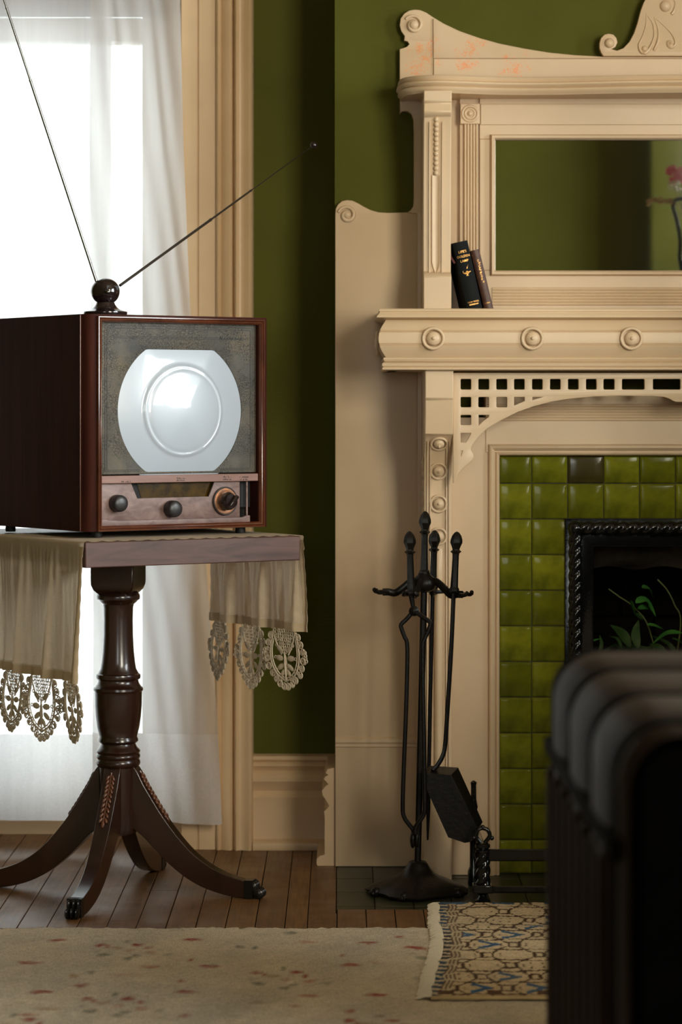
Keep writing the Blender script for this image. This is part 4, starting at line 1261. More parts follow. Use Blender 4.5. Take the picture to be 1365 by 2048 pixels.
# leatherette mask with the tube opening
wm = .013
u0, zb1 = tvuz(203, 949.5, wm); u1, _ = tvuz(512.5, 949, wm)
ztp = TVH - .011
cu, cz = tvuz(359.5, 820, wm)
ul, _ = tvuz(236, 820, wm); ur, _ = tvuz(483, 820, wm)
Rc = (ur - ul) / 2; cu = (ul + ur) / 2
_, zt2 = tvuz(359, 699.5, wm); _, zb2 = tvuz(359, 943, wm); cz = (zt2 + zb2) / 2; Hh2 = (zt2 - zb2) / 2
def tube_r(a, grow=0.0):
    s = abs(math.sin(a)); r = Rc + grow
    return min(r, (Hh2 + grow) / s) if s > 1e-6 else r
hole = [(cu + tube_r(a) * math.cos(a), cz + tube_r(a) * math.sin(a)) for a in [2 * PI * i / 160 for i in range(160)]]
mask = [(u0 - .004, zb1), (u1, zb1), (u1, ztp), (u0 - .004, ztp)]
mk = part('mask_panel', fill_shape([mask, hole], .004, .0008).xf(lambda p: T(p[0], wm + .002 - p[2], p[1])), M['leatherette'], tv)
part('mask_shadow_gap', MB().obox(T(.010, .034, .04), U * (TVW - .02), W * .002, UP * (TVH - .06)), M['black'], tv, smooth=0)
# scored double lines and maker's lettering
mb = MB()
def scored(u_a, z_a, u_b, z_b, th=.0009):
    if abs(u_b - u_a) > abs(z_b - z_a): mb.obox(T(u_a, wm - .0006, z_a - th / 2), U * (u_b - u_a), W * .0008, UP * th)
    else: mb.obox(T(u_a - th / 2, wm - .0006, z_a), U * th, W * .0008, UP * (z_b - z_a))
for o in (.010, .0145):
    scored(u0 + o - .002, ztp - o, u1 - o, ztp - o); [scored(a_, zb1 + o * .6, b_, zb1 + o * .6) for a_, b_ in ((u0 + o - .002, cu - Rc * .66), (cu + Rc * .66, u1 - o))]
    scored(u0 + o - .002, zb1 + o * .6, u0 + o - .002, ztp - o); scored(u1 - o, zb1 + o * .6, u1 - o, ztp - o)
ua, za = tvuz(219, 672, wm); ub, zb_ = tvuz(497, 679, wm)
zl = (za + zb_) / 2
scored(ua, zl + .001, tvuz(438, 679, wm)[0], zl + .001); scored(ua, zl - .002, ub, zl - .002); scored(tvuz(484, 679, wm)[0], zl + .001, ub, zl + .001)
part('scored_lines', mb, M['ink'], mk, smooth=0)
lc = tvuz(461, 676.5, wm)
part('maker_lettering', text_mb('Magnavox', .0105, .35, .0002, 1.35).xf(lambda p: T(lc[0] + p[0], wm - .0005 - p[2], lc[1] + p[1])), M['ink'], mk, smooth=0)
# picture tube: shallow outer dish, raised inner bulge
def tube_face(u, v):
    a = 2 * PI * u
    Rm = tube_r(a, .012)
    rr = Rm * v
    q = rr / Rc
    bulge = .021 * (1 - (rr / Rm) ** 2)
    ringh = .0032 * math.exp(-((rr - .089) / .0035) ** 2) + .0036 * (1 / (1 + math.exp((rr - .084) / .0025)))
    edge = .004 * math.exp(-((rr - Rm) / .012) ** 2)
    return T(cu + rr * math.cos(a), wm + .0048 - bulge - ringh, cz + rr * math.sin(a))
mb = MB().grid(tube_face, 120, 60, True, False)
part('picture_tube', mb, M['screen'], tv, smooth=180)
# rail, control panel and their fittings
wr = .004
ra, rb1 = tvuz(203, 953, wr); rc, rd = tvuz(517, 949, wr)
zr1 = tvuz(203, 952, wr)[1]; zr0 = tvuz(203, 967.5, wr)[1]
rail = part('label_rail', MB().obox(T(.010, wr, zr0), U * (TVW - .020), W * .012, UP * (zr1 - zr0)), M['railwood'], tv, bevel=.001)
mb = MB()
rr_ = random.Random(5)
def scribble(px0, px1, py0, py1, rows):
    """worn, unreadable tiny print"""
    for r in range(rows):
        ya = lerp(py0, py1, (r + .15) / rows); yb_ = lerp(py0, py1, (r + .85) / rows)
        x = px0
        while x < px1 - 1:
            w_ = .5 + rr_.random() * .9
            a = tvuz(x, ya, wr); b = tvuz(x + w_, yb_, wr)
            if rr_.random() < .8: mb.obox(T(a[0], wr - .0003, b[1]), U * (b[0] - a[0]), W * .0004, UP * ((a[1] - b[1]) * (.4 + .6 * rr_.random())))
            x += w_ + .9
scribble(243, 262, 961, 965.5, 1); scribble(354, 371, 954, 962.5, 2); scribble(447, 463, 951, 961, 2); scribble(480, 498, 951.5, 961, 2)
part('worn_print', mb, M['ink'], rail, smooth=0, kind='stuff')
wp = .014
ua = .011; ub = tvuz(480, 1000, wp)[0]
zp1 = zr0 + .001; zp0 = tvuz(204, 1052, wp)[1]
tr_ = [tvuz(x, y, wp) for x, y in ((262, 966), (275, 997), (418, 993), (430, 964))]
outl = [(ua - .004, zp0), (ub, zp0), (ub, zp1), (tr_[3][0], zp1), (tr_[2][0], tr_[2][1]), (tr_[1][0], tr_[1][1]), (tr_[0][0], zp1), (ua - .004, zp1)]
cpn = part('control_panel', fill_shape([outl], .005, .0006).xf(lambda p: T(p[0], wp + .0025 - p[2], p[1])), M['panelwood'], tv)
# dial window: sunken amber glass with a black cheek
wd = wp + .011
g = [(tr_[0][0] - .004, zp1 + .002), (tr_[1][0] - .004, tr_[1][1] - .006), (tr_[2][0] + .012, tr_[2][1] - .006), (tr_[3][0] + .012, zp1 + .002)]
mb = MB().add([T(g[0][0], wp + .005, g[0][1]), T(g[1][0], wp + .005, g[1][1]), T(g[2][0], wp + .005, g[2][1]), T(g[3][0], wp + .005, g[3][1]),
               T(g[0][0] + .022, wd, g[0][1]), T(g[1][0] + .020, wd, g[1][1] + .004), T(g[2][0], wd, g[2][1] + .004), T(g[3][0], wd, g[3][1])],
              [(0, 1, 5, 4), (1, 2, 6, 5), (2, 3, 7, 6), (3, 0, 4, 7)])
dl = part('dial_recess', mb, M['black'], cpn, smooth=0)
mb = MB().add([T(g[0][0] + .022, wd - .001, g[0][1]), T(g[1][0] + .020, wd - .001, g[1][1] + .004), T(g[2][0], wd - .001, g[2][1] + .004), T(g[3][0], wd - .001, g[3][1])], [(0, 1, 2, 3)])
part('dial_glass', mb, M['amber'], cpn, smooth=0)
# ledge with the broken right end
la = tvuz(204, 1046, wp - .004); lb_ = tvuz(498, 1036, wp - .004)
zla = tvuz(204, 1041, wp - .004)[1]
led = [(ua - .002, zp0 - .001), (lb_[0], zp0 - .001), (lb_[0], zla + .002), (lb_[0] - .006, zla + .003), (lb_[0] - .018, zla - .001), (ua + .05, zla - .001), (ua + .022, zla), (ua + .008, zla + .003), (ua - .002, zla + .002)]
part('ledge', fill_shape([led], .008, .001).xf(lambda p: T(p[0], wp - .005 - p[2], p[1])), M['panelwood'], tv)
us = tvuz(498, 1000, wp)[0]
part('recess_strip', MB().obox(T(us - .0035, wp + .004, zp0), U * .0035, W * .003, UP * (zp1 - zp0)), M['panelwood'], tv, smooth=0)
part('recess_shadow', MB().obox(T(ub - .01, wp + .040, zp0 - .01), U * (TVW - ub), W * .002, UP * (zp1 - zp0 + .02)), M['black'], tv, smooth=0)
for x, y in ((237, 1006.5), (346, 1017.5)):
    c = tvuz(x - 5, y, wp)
    kp = [(.0170, .001), (.0172, .004), (.0168, .016), (.0160, .019), (.0135, .0215), (.008, .0228), (.001, .0232)]
    part('knob', MB().lathe(kp, T(c[0], wp - .001, c[1]), -W, 28), M['rubber'], tv, smooth=40)
c = tvuz(449, 1002, wp)
sel = part('selector_dial', MB().lathe([(.0275, .000), (.0275, .003), (.026, .0045), (.020, .005), (.0185, .0045)], T(c[0], wp - .001, c[1]), -W, 36, caps=True), M['copper'], tv, smooth=40)
part('selector_rim', MB().ring(T(c[0], wp - .004, c[1]), W, .0278, .0015, 36, 8), M['rubber'], sel, smooth=60)
part('selector_knob', MB().lathe([(.0185, .004), (.0185, .015), (.0150, .017), (.0145, .026), (.0135, .0275), (.001, .028)], T(c[0], wp - .001, c[1]), -W, 32), M['bakelite'], sel, smooth=35)
a45 = math.radians(50)
d1 = U * math.cos(a45) + UP * math.sin(a45); d2 = U * -math.sin(a45) + UP * math.cos(a45)
part('selector_bar', MB().obox(T(c[0], wp - .030, c[1]) - d1 * .0145 - d2 * .0035, d1 * .029, d2 * .007, -W * .009), M['bakelite'], sel, bevel=.0015)
foot = make_mesh('foot', MB().lathe([(.010, 0), (.011, .004), (.010, .0135)], (0, 0, 0), (0, 0, 1), 14), M['black'], 40)
for a, b in ((.02, .035), (TVW - .035, .035), (.0, TVD - .02), (TVW - .03, TVD - .03)):
    inst('foot', foot, T(a, b, -.0125), tv)

# ================================================================== RABBIT-EAR ANTENNA
ad = 5.40
ab = P(211, 628, ad); ab.z = TO.z + TVH + .0012
an = thing('rabbit_ear_antenna', 'rabbit ear antenna with dark ball base on top of the television', 'antenna', ab)
sc = ad / F
part('base_disc', MB().lathe([(.040, 0), (.0425, .001), (.0440, .005), (.0435, .0075), (.040, .0088), (.030, .0115), (.024, .016), (.0195, .022), (.018, .026)], ab, (0, 0, 1), 40), M['bakelite'], an, smooth=40)
bc = P(213.5, 583, ad)
part('ball', MB().ball(bc, .0262, nu=36, nv=24), M['bakelite'], an, smooth=60)
part('ball_half', MB().lathe([(.001, -.0045), (.0262, -.0045), (.0268, -.003), (.0266, 0), (.0255, .006), (.0225, .0130), (.0175, .0195), (.0100, .0245), (.001, .0266)], P(208, 583, ad + .004), (-.85, .5, .1), 32), M['bakelite'], an, smooth=40)
part('slot', MB().obox(P(214, 579.5, ad - .0262), V(.022, .014, 0), V(0, .006, 0), V(0, 0, .0085)), M['black'], an, smooth=0)
part('slot_screw', MB().ball(P(215.5, 583.5, ad - .0270), V(.005, 0, 0), V(0, .0025, 0), V(0, 0, .0042), 10, 6), M['chrome'], an, smooth=60)
def rod(p0, p1, cuts, rads, tip):
    mb = MB()
    for (a, b), r in zip(zip(cuts, cuts[1:]), rads):
        mb.tube([p0.lerp(p1, a), p0.lerp(p1, b)], r, 10)
        mb.tube([p0.lerp(p1, max(0, b - .006)), p0.lerp(p1, b)], r * 1.12, 10)
    o = part('rod', mb, M['chrome'], an, smooth=50)
    if tip: part('rod_tip', MB().ball(p1, tip, nu=12, nv=8), M['bakelite'], o, smooth=60)
p0 = P(193, 563, ad); dirr = (P(8, 0, 5.33) - p0)
rod(p0, p0 + dirr * 1.16, [0, .62, .84, 1], [.0029, .0024, .0019], .005)
p0 = P(240, 571, ad); p1 = P(628, 290, 5.86)
rod(p0, p1, [0, .45, .66, 1], [.0029, .0022, .0014], .0082)

# ================================================================== SHEER CURTAINS
def curtain(name, label, xl_top, xr_fn, y0, folds, seed, amp, zhem, ztop=2.52):
    ph = random.Random(seed).random() * 6
    t = thing(name, label, 'curtain', ((xl_top - .35) / 2, y0, .07), 'voile curtains at the tall window')
    def fn(zb_, zt__):
        def g(u, v):
            z = lerp(zb_, zt__, v)
            xr_ = xr_fn(z); x = lerp(xl_top, xr_, u)
            s = u * folds * 2 * PI
            bot = max(0, 1 - z / .35)
            y = y0 + amp * (math.sin(s + ph) + .35 * math.sin(2.3 * s + 1 + ph)) * (1 - .3 * bot) + .010 * bot * math.sin(5 * u + 9 * z) + .003 * math.sin(31 * u + 14 * z)
            dip = 0.010 * math.sin(u * 4 + 1) * bot
            return V(x + .004 * math.sin(z * 3 + s), y, z + dip)
        return g
    part('voile', MB().grid(fn(zhem, ztop), 110, 60), M['sheer'], t, smooth=180)
    part('hem', MB().grid(fn(.072, zhem), 110, 24), M['sheerhem'], t, smooth=180)
    return t
curtain('sheer_curtain', 'white voile curtain hanging beyond the overlap, glowing at the picture edge', -1.42, lambda z: PX(226, 6.13), 6.128, 5.0, 2, .003, .262)
def right_edge(z):
    y = HOR + (EYE - z) * F / 6.075
    return PX(interp([(-800, 352), (0, 358), (300, 369), (600, 384), (1000, 405), (1440, 432), (1640, 441)], y), 6.075)
curtain('sheer_curtain', 'white voile curtain whose deep hem hangs against the window casing', PX(184, 6.085), right_edge, 6.072, 2.2, 5, .0025, .268)
part_rod = thing('curtain_rod', 'slim curtain rod above the tall window, carrying the voile curtains', 'curtain rod', (-.9, 6.10, 2.52))
part('pole', MB().tube([V(-1.6, 6.10, 2.53), V(-.25, 6.10, 2.53)], .008, 12), M['chrome'], part_rod, smooth=60)
for x in (-1.6, -.25): part('finial', MB().ball((x, 6.10, 2.53), .016), M['chrome'], part_rod, smooth=60)
# ================================================================== RUGS (pattern woven into vertex colours)
def vcol_mat(name, attr, rough, bscale, pile=(1, 1, 1)):
    k = N(name)
    a = k.n('ShaderNodeAttribute'); a.attribute_name = attr
    nz = k.noise(k.co(pile), bscale, 3)
    c = k.mix(k.ramp(nz, [(.3, (.35, .35, .35)), (.6, (0, 0, 0))]), a.outputs['Color'], (.05, .04, .03))
    nz2 = k.noise(k.co(), 9, 4)
    c = k.mix(k.ramp(nz2, [(.35, (.2, .2, .2)), (.6, (0, 0, 0))]), c, (.2, .17, .14))
    k.set(Base_Color=c, Roughness=rough)
    k.b.inputs['Specular IOR Level'].default_value = .1
    k.bump(nz, .5, .002)
    return k.m
def grid_np(name, X, Y, Z, colf, m):
    ny, nx = X.shape
    me = bpy.data.meshes.new(name)
    co = np.stack([X, Y, Z], -1).reshape(-1, 3).astype(np.float32)
    idx = np.arange(nx * ny).reshape(ny, nx)
    q = np.stack([idx[:-1, :-1], idx[:-1, 1:], idx[1:, 1:], idx[1:, :-1]], -1).reshape(-1, 4)
    me.vertices.add(len(co)); me.vertices.foreach_set('co', co.ravel())
    me.loops.add(q.size); me.loops.foreach_set('vertex_index', q.ravel().astype(np.int32))
    me.polygons.add(len(q)); me.polygons.foreach_set('loop_start', np.arange(0, q.size, 4, dtype=np.int32))
    me.polygons.foreach_set('use_smooth', np.ones(len(q), dtype=bool))
    me.update(calc_edges=True)
    at = me.color_attributes.new('weave', 'FLOAT_COLOR', 'POINT')
    c4 = np.ones((len(co), 4), np.float32); c4[:, :3] = colf.reshape(-1, 3)
    at.data.foreach_set('color', c4.ravel())
    me.materials.append(m)
    return me
rg = np.random.default_rng(4)
M['carpet'] = vcol_mat('faded_carpet_wool', 'weave', .95, 420, (1, .35, 1))
M['kilim'] = vcol_mat('woven_kilim_wool', 'weave', .95, 380, (.5, 1, 1))
ca = thing('area_rug', 'large faded beige rug with small red and green flower sprigs', 'rug', (-.1, 3.6, 0))
x = np.arange(-1.75, 1.75, .008); y = np.concatenate([np.arange(2.2, 3.9, .03), np.arange(3.9, 5.147, .007), [5.147]])
X, Y = np.meshgrid(x, y)
def fnoise(X, Y, sx, sy, seed, oct=4):
    r = np.random.default_rng(seed); out = np.zeros_like(X); a = 1.0
    for o in range(oct):
        for _ in range(3):
            kx, ky = r.normal(0, 1, 2); ph = r.random() * 6.28
            out += a * np.sin((kx * X / sx + ky * Y / sy) * 6.28 + ph)
        sx *= .5; sy *= .5; a *= .55
    return out / 4
base = np.array([.70, .575, .41]); grey = np.array([.42, .385, .325]); tan = np.array([.56, .42, .26])
n1 = np.clip(.5 + .5 * fnoise(X, Y, .30, .5, 1), 0, 1)[..., None]; n2 = np.clip(.45 + .5 * fnoise(X, Y, .2, .35, 9), 0, 1)[..., None]
n3 = np.clip(.4 + .7 * fnoise(X, Y, .09, .12, 31), 0, 1)[..., None]
C = base * (1 - n1 * .6) + grey * n1 * .6
C = C * (1 - n3 * .22) + grey * .8 * n3 * .22
C = C * (1 - n2 * .35) + tan * n2 * .35
GRAIN = np.clip(.80 + .5 * fnoise(X, Y, .02, .03, 77, 3) + .12 * rg.standard_normal(X.shape), .15, 1)
def spot(cx, cy, rx, ry, col, s=1.0):
    global C
    jx = .15 * fnoise(X * 30, Y * 30, 1, 1, int(abs(cx * 977 + cy * 131)) % 999, 2)
    dd = ((X - cx) / (rx * 1.3)) ** 2 + ((Y - cy) / (ry * 1.35)) ** 2 + jx * 2
    w = (np.clip(1.35 - dd, 0, 1) * min(1, s * 1.5) * GRAIN)[..., None]
    C = C * (1 - w) + np.array(col) * w
def pxs(px, py):
    d = EYE * F / (py - HOR); return PX(px, d), d
RED = (.30, .035, .025); GRN = (.14, .145, .10); OCH = (.36, .19, .09); PNK = (.44, .19, .13)
unit = [(-62, 0, 15, RED, .8), (-48, 3, 8, RED, .5), (15, 0, 20, RED, 1.), (35, 6, 8, RED, .6), (-30, 6, 22, OCH, .4), (-55, 20, 20, GRN, .6), (-6, 28, 14, GRN, .8), (10, 22, 12, GRN, .5), (-10, -7, 9, GRN, .6), (-70, 12, 12, GRN, .3), (40, 16, 18, PNK, .5), (75, 20, 14, GRN, .3), (-5, 12, 16, PNK, .4)]
spr = [(262, 1899), (240, 2008), (577, 1955), (40, 2050), (770, 2052), (900, 1905)]
for cx, cy in spr:
    k2 = (cy - HOR) / 1085
    for dx, dyy, wpx, col, s in unit:
        a, b = pxs(cx + dx * k2, cy + dyy * k2 * k2)
        spot(a, b, wpx * .5 / 1050, .012, col, s)
for px_, py_, w_, col, s in ((114, 1889, 30, RED, .7), (52, 1935, 26, RED, .7), (70, 1935, 30, RED, .4), (82, 1994, 34, RED, .7), (386, 1888, 32, RED, .7), (418, 1942, 32, RED, .6), (372, 1994, 30, RED, .8), (300, 1943, 30, PNK, .6), (250, 1960, 50, PNK, .3), (182, 1954, 12, GRN, .8), (192, 1948, 5, (.7, .7, .68), 1), (162, 1981, 24, RED, .55), (362, 1972, 12, RED, .6), (384, 1930, 8, RED, .6), (735, 1894, 30, RED, .8), (702, 1940, 32, RED, .9), (752, 2000, 34, RED, .7), (822, 1904, 24, RED, .8), (800, 1883, 14, RED, .5), (615, 1893, 30, PNK, .5), (580, 1875, 22, GRN, .5), (480, 1903, 18, GRN, .6), (510, 1905, 10, GRN, .9), (685, 1920, 10, RED, .4), (620, 2002, 34, PNK, .6), (520, 2015, 30, GRN, .3), (590, 2022, 16, PNK, .5), (55, 2040, 30, PNK, .6), (370, 2043, 16, RED, .5), (835, 1965, 16, GRN, .3), (700, 2033, 10, RED, .6), (95, 2028, 40, OCH, .4), (145, 1962, 14, OCH, .6), (745, 1935, 30, PNK, .3)):
    a, b = pxs(px_, py_); spot(a, b, w_ * .5 / 1050, .011, col, s)
C *= (1 + .05 * rg.standard_normal(X.shape))[..., None]
Z = .0085 + .0012 * fnoise(X, Y, .08, .08, 3) + .0006 * rg.standard_normal(X.shape)
Yw = Y + np.where(Y > 5.13, .004 * np.sin(X * 21) + .002 * np.sin(X * 97) + .0012 * rg.standard_normal(X.shape), 0)
o = bpy.data.objects.new('pile', grid_np('pile', X - ca.location.x, Yw - ca.location.y, Z, C, M['carpet'])); COL.objects.link(o); o.parent = ca; OFF[o.name] = OFF[ca.name]
part('backing', MB().box(-1.75, 1.75, 2.2, 5.145, .0002, .0062), M['straw'], ca, smooth=0)

# hearth rug
hr = thing('hearth_rug', 'small geometric kilim with blue motifs and cream fringe by the hearth', 'rug', (.8, 4.95, 0))
HY0, HY1 = EYE * F / (2013 - HOR), EYE * F / (1812 - HOR)
def hleft(Y): return np.interp(Y, [HY0, 4.70, 4.86, 5.0, 5.2, HY1], [PX(862, HY0) - .0, PX(872, 4.70), PX(884, 4.86), PX(888, 5.0), PX(880, 5.2), PX(879, HY1)])
xs_ = np.arange(0, 1.30, .0035); ys_ = np.arange(HY0, HY1, .004)
A, Yk = np.meshgrid(xs_, ys_)
Xk = hleft(Yk) + A + .002 * np.sin(Yk * 60)
Bk = Yk - HY0
cream = np.array([.66, .51, .32]); brown = np.array([.070, .034, .016]); blue = np.array([.045, .115, .21]); dk = np.array([.03, .028, .035]); tanc = np.array([.47, .30, .14])
fade = np.clip(1 - Bk / .25, 0, 1)[..., None]
C2 = np.broadcast_to(cream, A.shape + (3,)).copy()
C2 = C2 * (1 - .5 * fade) + tanc * .5 * fade
# field lattice of long hexagons
fx_, fy_ = A - .034, Bk - .02
pa, pb = .094, .186
row = np.floor(fy_ / (pb / 2)); xo = fx_ + np.where(row % 2 == 0, 0, pa / 2)
cu_ = xo / pa - np.floor(xo / pa) - .5; cv_ = fy_ / (pb / 2) - np.floor(fy_ / (pb / 2)) - .5
stepq = np.round(cv_ * 16) / 16
hexd = np.abs(cu_) + .22 * np.clip(np.abs(stepq) * 2 - .3, 0, 1)
edge = (np.abs(hexd - .40) < .028) | ((np.abs(np.abs(cv_) - .47) < .035) & (np.abs(cu_) < .33))
small = (np.abs(cu_) > .40)
edge |= small & (np.abs(np.abs(cv_) - .22) < .045)
C2[edge] = brown
ticks = (np.abs(np.abs(cu_) - .26) < .016) & (np.abs(cv_) < .12) & (np.sin(fy_ * 400) > -.2)
C2[ticks] = brown * 1.4
cell = (np.floor(xo / pa).astype(int) * 7 + row.astype(int) * 13) % 5
ym = cv_ + .0
vee = (np.abs(np.abs(ym) - .30 * np.clip(.18 - cu_, 0, .4) / .30) < .11) & (cu_ > -.18) & (cu_ < .20) | ((np.abs(ym) < .07) & (cu_ > .05) & (cu_ < .24))
C2[vee & ((cell == 0) | (cell == 2))] = blue
dots = (np.abs(np.abs(cu_) - .10) < .02) & (np.abs(np.abs(cv_) - .2) < .07) & (cell == 3)
C2[dots] = brown * 1.3
diam = (np.abs(cu_) * 1.3 + np.abs(cv_) * .8 < .12) & (cell == 1)
C2[diam] = cream * 1.12
# borders
inb = A < .034
C2[inb] = cream * .92
comb = (A < .016)
teeth = np.sin(Bk * 2 * np.pi / .034 + A * 30) > -.1
C2[comb & teeth] = np.where((np.sin(Bk * 11) > -.2)[..., None], blue * .55, dk)[comb & teeth]
for c0 in (.0185, .0255, .033):
    C2[np.abs(A - c0 - .0015 * np.sin(Bk * 50)) < .0014] = brown * 1.5
fb_ = (Bk < .05); C2[fb_ & (np.sin(A * 75) > .6) & (Bk > .018)] = brown * 1.5
C2[(Bk < .008)] = tanc * .9
C2[(Bk > HY1 - HY0 - .02) & (np.sin(A * 60) > .2)] = blue * .9
C2 *= (1 + .10 * rg.standard_normal(A.shape))[..., None]
C2 = np.clip(C2, .005, 1)
Zk = np.interp(Yk, [HY0, 5.12, 5.18, 5.5], [.0165, .0165, .0085, .0075]) + .0012 * fnoise(Xk, Yk, .15, .2, 12) + .0005 * rg.standard_normal(A.shape)
o = bpy.data.objects.new('woven_field', grid_np('woven_field', Xk - hr.location.x, Yk - hr.location.y, Zk, C2, M['kilim'])); COL.objects.link(o); o.parent = hr; OFF[o.name] = OFF[hr.name]
mb = MB()
zz = lambda yy: float(np.interp(yy, [HY0, 5.12, 5.18, 5.5], [.0165, .0165, .0085, .0075]))
n_ = 60
def skirt(u, v):
    yy = lerp(HY0, HY1, u); return V(float(hleft(yy)) + (.0005 if v > .5 else 0), yy, zz(yy) - (0 if v < .5 else .006))
mb.grid(skirt, 60, 1)
mb.grid(lambda u, v: V(float(hleft(HY0)) + 1.3 * u, HY0 - .001 * math.sin(u * 40), .0165 - .0055 * v), 60, 1)
mb.tube([V(float(hleft(HY0)) + 1.3 * i / 40, HY0, .0145) for i in range(41)], .0032, 6)
part('bound_edge', mb, M['straw'], hr, smooth=60)
# fringe: hundreds of short cotton strands
mb = MB(); rf = random.Random(8)
i = 0
yy = HY0 + .004
while yy < HY1:
    x0 = float(hleft(yy)); ln = .021 + rf.random() * .006 - (.003 if yy > 5.0 else 0); dyq = (rf.random() - .35) * .012
    z0_ = zz(yy)
    zg = .010 if yy < 5.14 else .0015
    mb.tube([V(x0 + .001, yy, z0_ - .001), V(x0 - ln * .5, yy + dyq * .5, (z0_ + zg) / 2 + .002), V(x0 - ln, yy + dyq, zg + .001)], [.0013, .0014, .0010], 4)
    yy += .0021
k = cloth('cream_cotton_fringe', (.66, .56, .41), .15)
part('fringe', mb, k, hr, smooth=60, kind='stuff')

# ================================================================== FIRE TOOLS
tmx = M['toolmetal']
dTl = 5.565
st = thing('fire_tool_stand', 'black wrought iron fire tool stand with hooked arms on a spreading foot', 'tool stand', P(836, 1786, dTl) * 1)
sbase = P(836, 1786, dTl); bxx, byy = sbase.x, dTl
s_ = dTl / F
OFF[st.name] = V(bxx, byy, 0); st.location = (bxx, byy, 0)
part('foot', MB().lathe([(.098, .004), (.100, .008), (.092, .014), (.078, .022), (.060, .030), (.045, .036), (.034, .042), (.026, .052), (.020, .062), (.017, .066), (.012, .067)], (bxx, byy, 0), (0, 0, 1), 48, rfn=lambda t, z: 1 + (.10 * math.cos(4 * t + .9) + .03 * math.sin(11 * t)) * max(0, 1 - z / .05)), tmx, st, smooth=60)
for a in (200, 250, 330, 60):
    q = math.radians(a)
    c = V(bxx + .092 * math.cos(q), byy + .092 * math.sin(q), .008)
    mb = MB().ball(c, .011, nu=10, nv=6)
    for j in (-1, 0, 1): mb.ball(c + V(math.cos(q + j * .5) * .010, math.sin(q + j * .5) * .010, -.002), .0055, nu=8, nv=5)
    part('claw', mb, tmx, st, smooth=60)
pb_ = V(bxx, byy, .060); ptop = P(849, 1160, dTl)
part('pole', MB().tube([pb_, ptop], .0072, 8), tmx, st, smooth=30)
def finial_profile(L):   # handle with bud finial; returns (r, z) going up from 0
    return [(.0085, 0), (.0105, .003), (.0105, .007), (.0080, .011), (.0070, L * .35), (.0066, L * .60), (.0072, L * .64), (.0110, L * .665), (.0112, L * .675), (.0075, L * .695), (.0072, L * .71), (.0095, L * .76), (.0125, L * .815), (.0122, L * .86), (.0095, L * .93), (.0045, L * .985), (.0006, L)]
def handle(p_bot, p_top):
    d_ = p_top - p_bot
    return MB().lathe(finial_profile(d_.length), p_bot, d_, 6)
part('finial', handle(P(849, 1150, dTl), P(851, 1022, dTl)), tmx, st, smooth=20)
# hub and arms
hub = P(849, 1163, dTl)
part('hub', MB().lathe([(.010, -.022), (.022, -.016), (.026, -.004), (.021, .008), (.013, .014), (.012, .018)], hub, (0, 0, 1), 16), tmx, st, smooth=50)
arms = {'l': P(766, 1184, dTl - .015), 'f': P(824, 1189, dTl - .085), 'r': P(926, 1189, dTl - .04), 'b': P(872, 1183, dTl + .08)}
for kx, e in arms.items():
    h0 = hub + V(0, 0, -.002)
    o_ = (e - hub); o_.z = 0
    pts = smooth_pts([h0 + o_ * .1, h0 + o_ * .30 + V(0, 0, .003), h0 + o_ * .52 + V(0, 0, -.011), V(h0.x + o_.x * .70, h0.y + o_.y * .70, e.z - .002), V(h0.x + o_.x * .86, h0.y + o_.y * .86, e.z), e], 5)
    part('arm', MB().tube(pts, .0072, 8, flat=(1.1, .75), up=(0, 0, 1)), tmx, st, smooth=50)
    oo = o_.normalized(); sd = V(-oo.y, oo.x, 0)
    for g_ in (-1, 1):
        part('hook', MB().tube(smooth_pts([e - oo * .012, e + sd * (g_ * .012) - oo * .002, e + sd * (g_ * .014) + oo * .012, e + sd * (g_ * .010) + oo * .016 + V(0, 0, .006)], 4), .0042, 6), tmx, st, smooth=50)
# tongs
dA = dTl - .085
tg = thing('fire_tongs', 'black iron fire tongs with jointed arms hanging on the tool stand', 'fire tongs', P(828, 1690, dA))
part('handle', handle(P(823, 1190, dA), P(819.5, 1062, dA)), tmx, tg, smooth=20)
part('shank', MB().tube([P(823, 1190, dA), P(827, 1215, dA)], [.006, .0045], 8), tmx, tg)
pv = P(828.5, 1222, dA)
part('pivot', MB().lathe([(.010, -.006), (.011, 0), (.010, .006), (.005, .009), (.003, .010)], pv, (0, -1, 0), 16), tmx, tg, smooth=40)
la_ = [(828, 1222), (814, 1238), (803, 1249), (804, 1258), (810, 1274), (815, 1288), (815, 1340), (812, 1440), (808, 1540), (806, 1610), (808, 1632), (818, 1648), (826, 1658), (828, 1668)]
rb_ = [(829, 1222), (845, 1233), (859, 1243), (861, 1250), (856, 1264), (849, 1280), (846, 1296), (847, 1400), (849, 1520), (850, 1600), (849, 1626), (840, 1642), (832, 1654), (831, 1668)]
for pts_, dd in ((la_, 0), (rb_, .006)):
    pp = smooth_pts([P(a, b, dA - dd) for a, b in pts_], 3)
    part('tong_arm', MB().tube(pp, .0047, 8, flat=(1, 1)), tmx, tg, smooth=40)
for x, y in ((826, 1680), (834, 1679)):
    part('gripping_pad', MB().ball(P(x, y, dA), V(.006, 0, 0), V(0, .010, 0), V(0, 0, .017), 12, 8), tmx, tg, smooth=60)
# poker / brush rod behind
dB_ = dTl + .075
pk = thing('fire_poker', 'straight black iron poker hanging behind the other fire tools', 'poker', P(858, 1600, dB_))
part('handle', handle(P(866, 1180, dB_), P(870, 1060, dB_)), tmx, pk, smooth=20)
part('rod', MB().tube([P(866, 1182, dB_), P(861, 1400, dB_), P(857, 1620, dB_), P(856, 1680, dB_)], [.0046, .0046, .0046, .002], 8), tmx, pk, smooth=40)
